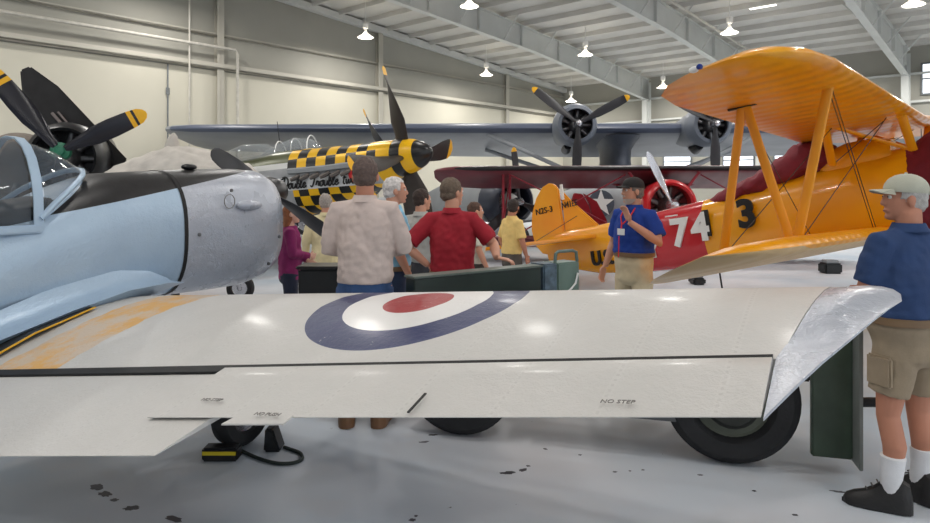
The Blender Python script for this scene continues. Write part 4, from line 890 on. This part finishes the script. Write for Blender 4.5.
# ---------------------------------------------------------------- people
SK = {'a': (205, 150, 124), 'b': (190, 130, 104), 'c': (214, 166, 144)}
def lerp(a, b, u): return V(a).lerp(V(b), u)
def oring(c, rx, ry, M, seg=20, n=2.2):
    out = []
    for k in range(seg):
        a = 2*PI*k/seg; cc, ss = math.cos(a), math.sin(a)
        out.append(V(c) + M @ V((rx*math.copysign(abs(cc)**(2/n), cc), ry*math.copysign(abs(ss)**(2/n), ss), 0)))
    return out
def person(label, px, Y, H, yaw, face, pose, shirt, pants, hair, skin='a', vox=.009, build=1.0, hem=.93, sleeve=.45, short=False, cap=None, group=None, long_hair=False, beard=None, tilt=0, shoe=(30,28,28), belt=None, collar=True, bald=0, feet=None, socks=None, lanyard=False, lean=0):
    # local frame: x = person's right... viewer independent: +y is forward, +x is the person's right, z up
    s = H/1.76
    P = thing('person', label, 'person', ((px-465)/FPX*Y, Y, 0), yaw, group)
    sk = mat('skin_'+skin, SK[skin], .55, var=.06)
    def q(p): return V(p)*s
    def ln(p):    # forward lean of the upper body about the hips
        p = V(p)
        if p.z > .95: p.y += (p.z-.95)*lean
        return p*s
    sx = .172*(1+(build-1)*.5)
    J = dict(sr=(sx, 0, 1.405), sl=(-sx, 0, 1.405), er=(.26, -.03, 1.14), el=(-.26, -.03, 1.14), wr=(.27, .08, .90), wl=(-.27, .08, .90))
    J.update(pose or {})
    fr, flt = feet or ((.12, .0, 0), (-.12, .0, 0))   # (x,y,toe angle)
    kr = (fr[0]*.85+.01, fr[1]*.5+.02, .49); kl = (flt[0]*.85-.01, flt[1]*.5+.02, .49)
    hm = Matrix.Rotation(face, 3, 'Z') @ Matrix.Rotation(-tilt, 3, 'X')
    hc = ln((0, .025, 1.635)); 
    def hp(x, y, z): return hc + hm @ (V((x, y, z))*s)
    I = Matrix.Identity(3)
    b = MB()
    tor = [(.80, .12, .09), (.88, .165, .115), (.97, .16*build, .115*build), (1.08, .148*build, .11*build), (1.2, .16*build, .115), (1.32, .172, .112), (1.40, .145, .09), (1.46, .08, .066)]
    b.loft([oring(ln((0, 0, z)), rx*s, ry*s, I) for z, rx, ry in tor])
    b.loft([oring(ln((0, -.005+.0*z, z)), r*s, r*s, I) for z, r in ((1.42, .075), (1.5, .06), (1.56, .058))]+[oring(hp(0, -.02, -.02), .055*s, .06*s, I)])
    # head: cranium, jaw, face
    b.ell(hp(0, -.012, .028), (.076*s, .097*s, .092*s), 22, hm)
    b.loft([[hp(x*w, y0+y*d, z) for x, y in [(math.cos(2*PI*k/18), math.sin(2*PI*k/18)) for k in range(18)]] for z, w, d, y0 in ((.03, .068, .075, .018), (-.02, .064, .074, .020), (-.06, .056, .066, .022), (-.09, .044, .052, .030), (-.112, .024, .03, .045))])
    b.loft([[hp(x*w, y0+y*d, z) for x, y in [(math.cos(2*PI*k/10), math.sin(2*PI*k/10)) for k in range(10)]] for z, w, d, y0 in ((.025, .008, .01, .086), (-.005, .011, .014, .096), (-.025, .017, .017, .100), (-.036, .013, .012, .094))])
    b.ell(hp(0, .088, -.062), (.026*s, .011*s, .011*s), 12, hm); b.ell(hp(0, .080, -.095), (.02*s, .014*s, .014*s), 12, hm); b.ell(hp(0, .078, .032), (.055*s, .016*s, .012*s), 12, hm)
    for sg in (-1, 1): b.ell(hp(sg*.079, -.006, -.008), (.012*s, .021*s, .034*s), 12, hm)
    arms = {}
    for k in 'rl':
        a, e, w = ln(J['s'+k]), ln(J['e'+k]), ln(J['w'+k]); arms[k] = (a, e, w)
        b.tube([lerp(ln((0, 0, J['s'+k][2]-.01)), a, .45), a, lerp(a, e, .3), lerp(a, e, .7), e, lerp(e, w, .3), lerp(e, w, .8), w], [r*s for r in (.054, .058, .050, .046, .042, .043, .032, .027)], 14)
        # hand: palm, four bent fingers, thumb from its side
        d = J.get('h'+k); d = V(d).normalized() if d else (w-e).normalized()
        pn = V(J.get('n'+k, (1 if k == 'l' else -1, 0, 0))); pn = (pn-d*pn.dot(d)).normalized(); sd = d.cross(pn).normalized()
        if sd.y < 0: sd = -sd          # thumb side looks forward
        c0, c1 = w+d*.015*s, w+d*.095*s
        b.loft([[c + sd*(x_*ww*s)+pn*(y_*.013*s) for x_, y_ in ((-1,-.6),(-.5,-1),(.5,-1),(1,-.6),(1,.6),(.5,1),(-.5,1),(-1,.6))] for c, ww in ((c0, .026), (lerp(c0, c1, .5), .039), (c1, .041))])
        for j, L_ in enumerate((.068, .078, .073, .057)):
            o_ = c1 + sd*((.033-.022*j)*s); sp = sd*((.08-.055*j)); f1 = (d+sp*1.0+pn*.25).normalized(); f2 = (d+pn*.9).normalized(); f3 = (d*.5+pn).normalized()
            p1 = o_+f1*L_*.45*s; p2 = p1+f2*L_*.33*s; p3 = p2+f3*L_*.25*s
            b.tube([o_-d*.015*s, p1, p2, p3], [.0095*s, .009*s, .0085*s, .007*s], 8)
        o_ = c0+sd*.026*s; p1 = o_+(d*.7+sd*.7+pn*.2).normalized()*.04*s; p2 = p1+(d+sd*.2+pn*.4).normalized()*.03*s
        b.tube([c0+d*.01*s, o_, p1, p2], [.014*s, .013*s, .011*s, .009*s], 8)
    for hx, kn, ft in ((.09, kr, fr), (-.09, kl, flt)):
        b.tube([q((hx, 0, .92)), q((hx, .0, .8)), lerp(q((hx, 0, .8)), q(kn), .6), q(kn), q((ft[0]*.95+.0, ft[1]-.02, .34)), q((ft[0], ft[1]-.01, .16)), q((ft[0], ft[1], .08))], [r*s for r in (.09, .088, .07, .056, .056, .036, .032)], 16)
        t_ = ft[2]; fd = V((math.sin(t_), math.cos(t_), 0)); b.tube([q((ft[0], ft[1], .05))-fd*.03, q((ft[0], ft[1], .045))+fd*.06, q((ft[0], ft[1], .035))+fd*.14], [.030*s, .030*s, .022*s], 12)
    voxel(b, vox*.75, 3).build('body', sk, P)
    # eyes
    for sg in (-1, 1):
        e_ = MB().ell(hp(sg*.031, .078, .012), .0125*s, 12).build('eye', mat('eye_white', (225, 220, 214), .3), P)
        MB().ell(hp(sg*.031, .0875, .012), .0055*s, 10).build('pupil', M_ink, e_)
    MB().tube([hp(x, .099-abs(x)*.5, -.062) for x in (-.022, -.01, 0, .01, .022)], .0028*s, 6).build('mouth', mat('lip', (150, 84, 78), .5), P)
    # shirt
    def fold(amp):
        def f(p):
            n_ = noise.noise(V((p.x*9, p.y*9, p.z*3.2)))*amp + noise.noise(p*24)*amp*.35
            r = V((p.x, p.y, 0)); r = r.normalized() if r.length > .01 else V((0,0,0)); return p + r*n_
        return f
    sm = mat('shirt_%d_%d_%d' % shirt, shirt, .85, var=.1, vs=10, bump=.15, bs=120)
    b = MB(); g_ = .016
    tz = [(hem-.005, .172*build, .128*build), (hem+.03, .178*build, .132*build), (1.03, .172*build, .132*build), (1.1, .17*build, .13*build), (1.2, .178*build, .13*build), (1.32, .186, .126), (1.39, .172, .108), (1.44, .125, .09), (1.475, .082, .076), (1.49, .066, .068)]
    b.loft([oring(ln((0, 0, z)), (rx+g_*.3)*s, (ry+g_*.3)*s, I, 26) for z, rx, ry in tz])
    for k in 'rl':
        a, e, w = arms[k]; st_ = lerp(ln((0, 0, J['s'+k][2]+.02)), a, .35)
        if sleeve < .9: b.tube([st_, a, lerp(a, e, .35), lerp(a, e, .35+sleeve)], [r*s for r in (.066, .072, .070, .072)], 16)
        else: b.tube([st_, a, lerp(a, e, .35), lerp(a, e, .8), e, lerp(e, w, .3), lerp(e, w, .92)], [r*s for r in (.066, .072, .066, .060, .057, .054, .042)], 16)
    sh = voxel(b, vox*1.1, 3, fold(.022)).build('shirt', sm, P)
    if collar:
        MB().loft([oring(ln((0, -.004, z)), r*s, (r+.004)*s, I, 24) for z, r in ((1.455, .082), (1.49, .068), (1.508, .066), (1.51, .071), (1.465, .090))], False, False).build('collar', sm, sh)
    # pants
    pm = mat('pants_%d_%d_%d' % pants, pants, .85, var=.1, vs=9, bump=.15, bs=100)
    b = MB(); b.loft([oring(q((0, 0, z)), (rx)*s, (ry)*s, I, 26) for z, rx, ry in ((max(1.0, hem+.03), .160*build, .122*build), (.96, .170*build, .128*build), (.88, .182, .135), (.80, .168, .13), (.76, .12, .10))])
    for hx, kn, ft in ((.092, kr, fr), (-.092, kl, flt)):
        if short: b.tube([q((hx, 0, .9)), q((hx, .0, .8)), lerp(q((hx, 0, .8)), q(kn), .28), q(kn)+V((0, 0, .12*s))], [r*s for r in (.098, .104, .100, .098)], 18)
        else: b.tube([q((hx, 0, .9)), q((hx, .0, .8)), lerp(q((hx, 0, .8)), q(kn), .5), q(kn), q((ft[0], ft[1]-.02, .3)), q((ft[0], ft[1]-.005, .06))], [r*s for r in (.098, .102, .088, .078, .070, .068)], 18)
    pn_ = voxel(b, vox*1.1, 3, fold(.010)).build('shorts' if short else 'trousers', pm, P)
    if short:
        for sg in (-1, 1): MB().box(q((sg*.20, .0, .74)), (.03, .14, .16)).build('cargo_pocket', pm, pn_, bevel=.01)
    if belt: MB().loft([oring(q((0, 0, z)), (.166*build+g_*o_)*s, (.128*build+g_*o_)*s, I, 28) for z, o_ in ((hem-.035, .3), (hem-.035, .9), (hem+.005, .9), (hem+.005, .3))], False, False).build('belt', mat('belt_leather', belt, .5), P)
    # shoes and socks
    for ft in (fr, flt):
        t_ = ft[2]; fd = V((math.sin(t_), math.cos(t_), 0)); sd = V((fd.y, -fd.x, 0)); c = q((ft[0], ft[1], 0))
        rings = []
        for u, w_, h_ in ((-.10, .02, .08), (-.085, .040, .15), (-.05, .052, .172), (.0, .054, .170), (.03, .052, .155), (.07, .054, .115), (.12, .058, .085), (.165, .052, .07), (.20, .036, .052), (.215, .015, .03)):
            m_ = c + fd*u*s; rings.append([m_+sd*w_*s*a1+V((0,0,max(.004, h_*b1*s))) for a1, b1 in ((-1,0),(-1.05,.25),(-.9,.6),(-.5,.95),(0,1.02),(.5,.95),(.9,.6),(1.05,.25),(1,0))])
        so = MB().loft(rings).build('shoe', mat('shoe_%d' % shoe[0], shoe, .5, bump=.2), P)
        MB().loft([[c+fd*u*s+sd*w_*s*a1+V((0,0,z*s)) for a1, u, w_ in ((-1,-.07,.035),(-1,.0,.046),(-1,.1,.054),(-1,.19,.04),(0,.222,.04),(1,.19,.04),(1,.1,.054),(1,0,.046),(1,-.07,.035),(0,-.095,.035))] for z in (.0, .022)]).build('sole', M_ink, so, smooth=False)
        for k in range(4): MB().tube([c+fd*(.03+.025*k)*s-sd*.022*s+V((0,0,(.166-.024*k)*s)), c+fd*(.035+.025*k)*s+sd*.022*s+V((0,0,(.164-.024*k)*s))], .004, 6).build('lace', mat('lace_grey', (90, 88, 86), .7), so)
        if socks:
            MB().tube([c+V((0,0,.07*s)), c+V((0,0,.13*s)), c+V((0,-.01,.2*s)), c+V((0,-.015,.29*s)), c+V((0,-.015,.295*s))], [r*s for r in (.048, .048, .052, .060, .054)], 18).build('sock', mat('sock_white', socks, .9, bump=.3, bs=200), P)
    # hair
    if hair:
        hmx = mat('hair_%d_%d' % hair[:2], hair, .75, var=.25, vs=40, bump=.5, bs=150)
        b = MB(); b.ell(hp(0, -.018, .036), (.085*s, .103*s, .096*s), 24, hm)
        b.ell(hp(0, -.04, -.02), (.077*s, .075*s, .062*s), 18, hm)
        if long_hair: b.loft([[hp(x*w, y0+y*d, z) for x, y in [(math.cos(2*PI*k/16), math.sin(2*PI*k/16)) for k in range(16)]] for z, w, d, y0 in ((.03, .085, .075, -.03), (-.06, .085, .07, -.04), (-.14, .08, .055, -.055), (-.2, .06, .035, -.06))])
        hb = voxel(b, vox*.8, 2, lambda p: p + (p-hc).normalized()*noise.noise(p*45)*.006)
        # remove the shell over the face (and the crown when balding)
        inv = hm.inverted(); dele = []
        for v in hb.bm.verts:
            l = inv @ ((v.co-hc)/s)
            if (l.y > .045-.0*l.z and l.z < .075 and l.y > .02) or (l.z < -.02 and l.y > -.005 and not long_hair) or (l.z < .0 and l.y > .02) or (bald and l.z > .045 and l.y > -.07+(1-bald)*.1): dele.append(v)
        bmesh.ops.delete(hb.bm, geom=dele, context='VERTS'); hb.build('hair', hmx, P)
    if beard:
        b = MB(); b.loft([[hp(x*w, y0+y*d, z) for x, y in [(math.cos(2*PI*k/18), math.sin(2*PI*k/18)) for k in range(18)]] for z, w, d, y0 in ((-.07, .057, .066, .026), (-.095, .05, .058, .032), (-.122, .026, .034, .048))])
        b.ell(hp(0, .093, -.046), (.028*s, .012*s, .007*s), 10, hm); b.build('beard', mat('beard', beard, .9, bump=.4), P)
    if cap:
        cm_ = mat('cap_%d' % cap[0], cap, .8, bump=.2, bs=150)
        b = MB(); b.ell(hp(0, -.012, .052), (.092*s, .108*s, .085*s), 26, hm)
        bmesh.ops.bisect_plane(b.bm, geom=b.bm.verts[:]+b.bm.edges[:]+b.bm.faces[:], plane_co=hp(0, 0, .035), plane_no=hm @ V((0, -.06, 1)), clear_inner=True)
        cp_ = b.build('cap', cm_, P)
        pts = [(x*.078, .07+.095*math.sqrt(max(0, 1-x*x)), .045-.022*(x*x)) for x in [-1+.2*i for i in range(11)]]
        back = [(x*.078, .07+.01, .048-.0*(x*x)) for x in [1-.2*i for i in range(11)]]
        up = [hp(*p) for p in pts]; dn = [hp(p[0], p[1], p[2]+.006) for p in pts]
        bu = [hp(-p[0], p[1], p[2]) for p in back]; bd_ = [hp(-p[0], p[1], p[2]+.006) for p in back]
        MB().loft([up, dn, bd_, bu], False, False, closed=False).loft([up, bu], False, False, closed=False).build('cap_brim', cm_, cp_)
        MB().ell(hp(0, -.012, .137), .008*s, 8).build('cap_button', cm_, cp_)
        MB().tube([hp(x, -.118+.0*x, .028+abs(x)*.1) for x in (-.03, 0, .03)], .007*s, 6).build('cap_strap', cm_, cp_)
    if lanyard:
        MB().tube([ln((.06, .06, 1.48)), ln((.055, .125, 1.40)), ln((.01, .17, 1.33)), ln((0, .19, 1.28))], .007, 6).tube([ln((-.06, .06, 1.48)), ln((-.05, .125, 1.40)), ln((0, .17, 1.33))], .007, 6).build('lanyard', mat('lanyard_red', (214, 40, 50), .6), P)
        MB().box(ln((.0, .192, 1.26)), (.085, .006, .06)).build('badge', M_white, P, bevel=.002)
        MB().tube([ln((.02, .195, 1.22)), ln((.03, .192, 1.02))], .005, 6).build('lanyard_tail', mat('lanyard_red', (214, 40, 50), .6), P)
    return P
def zt(py, Y): return HC-(py-HY)/FPX*Y
R_ = math.radians
# 1. man at right
person('man in dark blue polo, khaki cargo shorts and beige cap, seen from behind at right', 908, 3.5, 1.755, R_(18), R_(62), dict(er=(.27, .03, 1.14), wr=(.12, .26, 1.10), el=(-.24, .06, 1.13), wl=(-.0, .27, 1.14)), (40, 64, 106), (150, 134, 112), (176, 172, 168), 'b', .009, 1.25, 1.02, .42, True, cap=(184, 184, 168), feet=((.125, .03, .05), (-.125, -.0, -.75)), socks=(228, 228, 230), shoe=(34, 32, 32), belt=(120, 96, 70))
# 2. guide
person('guide in bright blue polo with red lanyard and black cap, khaki trousers, hand raised', 634, 6.3, 1.775, R_(128), R_(-22), dict(er=(.27, -.04, 1.14), wr=(.30, .06, .90), el=(-.30, .02, 1.17), wl=(-.13, .24, 1.36), hl=(.3, .1, 1), nl=(.3, 1, 0)), (24, 62, 150), (205, 190, 158), (120, 112, 106), 'a', .009, 1.14, 1.06, .42, cap=(44, 42, 42), beard=(176, 164, 156), belt=(60, 34, 34), lanyard=True, shoe=(60, 50, 44))
# 3. tall man in beige shirt
person('tall man with shaved head in pinkish beige long sleeve shirt and jeans, back turned', 365, 4.71, zt(157, 4.71), 0, R_(0), dict(er=(.25, .03, 1.16), wr=(.08, .22, 1.12), el=(-.25, .03, 1.16), wl=(-.08, .22, 1.12)), (206, 188, 180), (52, 80, 124), (96, 80, 74), 'b', .009, 1.04, .94, 1.0, shoe=(120, 84, 54), feet=((.10, .0, .1), (-.12, 0, -.15)))
# 4. white haired man
person('white haired man in light blue shirt, right behind the tall beige shirted man', 393, 6.0, zt(177, 6.0), R_(-70), R_(-12), None, (140, 196, 224), (44, 60, 88), (214, 208, 204), 'a', .010, 1.12, .97, .5, belt=(40, 34, 32))
# 5. gray shirt
person('dark haired man in pale grey shirt standing behind the red polo man', 421, 7.0, zt(189, 7.0), R_(-35), R_(-20), None, (178, 176, 170), (60, 60, 66), (58, 44, 38), 'a', .011, 1.05, .95, .5)
# 6. red polo
person('man in red polo leaning one hand on the dark green box, seen from behind', 452, 5.62, zt(178, 5.62), R_(-8), R_(-42), dict(el=(-.37, -.08, 1.18), wl=(-.20, -.03, 1.02), er=(.36, -.02, 1.20), wr=(.40, -.22, 1.115), hr=(.85, -.1, -.15), nr=(0, 0, -1)), (158, 26, 42), (52, 50, 54), (104, 88, 74), 'a', .009, 1.08, .97, .5, belt=(34, 30, 30))
# 7. white shirt man
person('man in off white shirt facing right between red polo man and the maroon struts', 474, 7.6, zt(202, 7.6), R_(-70), R_(-8), None, (212, 208, 192), (70, 66, 62), (86, 62, 50), 'a', .011, 1.05, .95, .5)
# 8. yellow shirt man
person('man in pale yellow shirt standing beside the yellow tail rudder', 512, 8.6, zt(199, 8.6), R_(-60), R_(40), dict(er=(.24, .02, 1.14), wr=(.2, .12, .92)), (240, 206, 130), (90, 84, 78), (50, 40, 36), 'b', .011, 1.0, .95, .5)
# 9. cream shirt man
person('balding grey haired man in cream checked shirt, under the checkered nose', 326, 7.9, zt(193, 7.9), R_(10), R_(-10), None, (226, 212, 168), (150, 148, 142), (168, 158, 150), 'a', .011, 1.05, .72, 1.0, bald=.8)
# 10. magenta woman
person('woman with long reddish brown hair in magenta sweater, arms folded', 290, 7.1, zt(204, 7.1), R_(-75), R_(-8), dict(er=(.20, .03, 1.15), wr=(-.04, .24, 1.10), el=(-.2, .03, 1.15), wl=(.04, .23, 1.04)), (128, 28, 88), (34, 40, 60), (138, 84, 52), 'c', .010, 1.0, .82, 1.0, long_hair=True, collar=False)
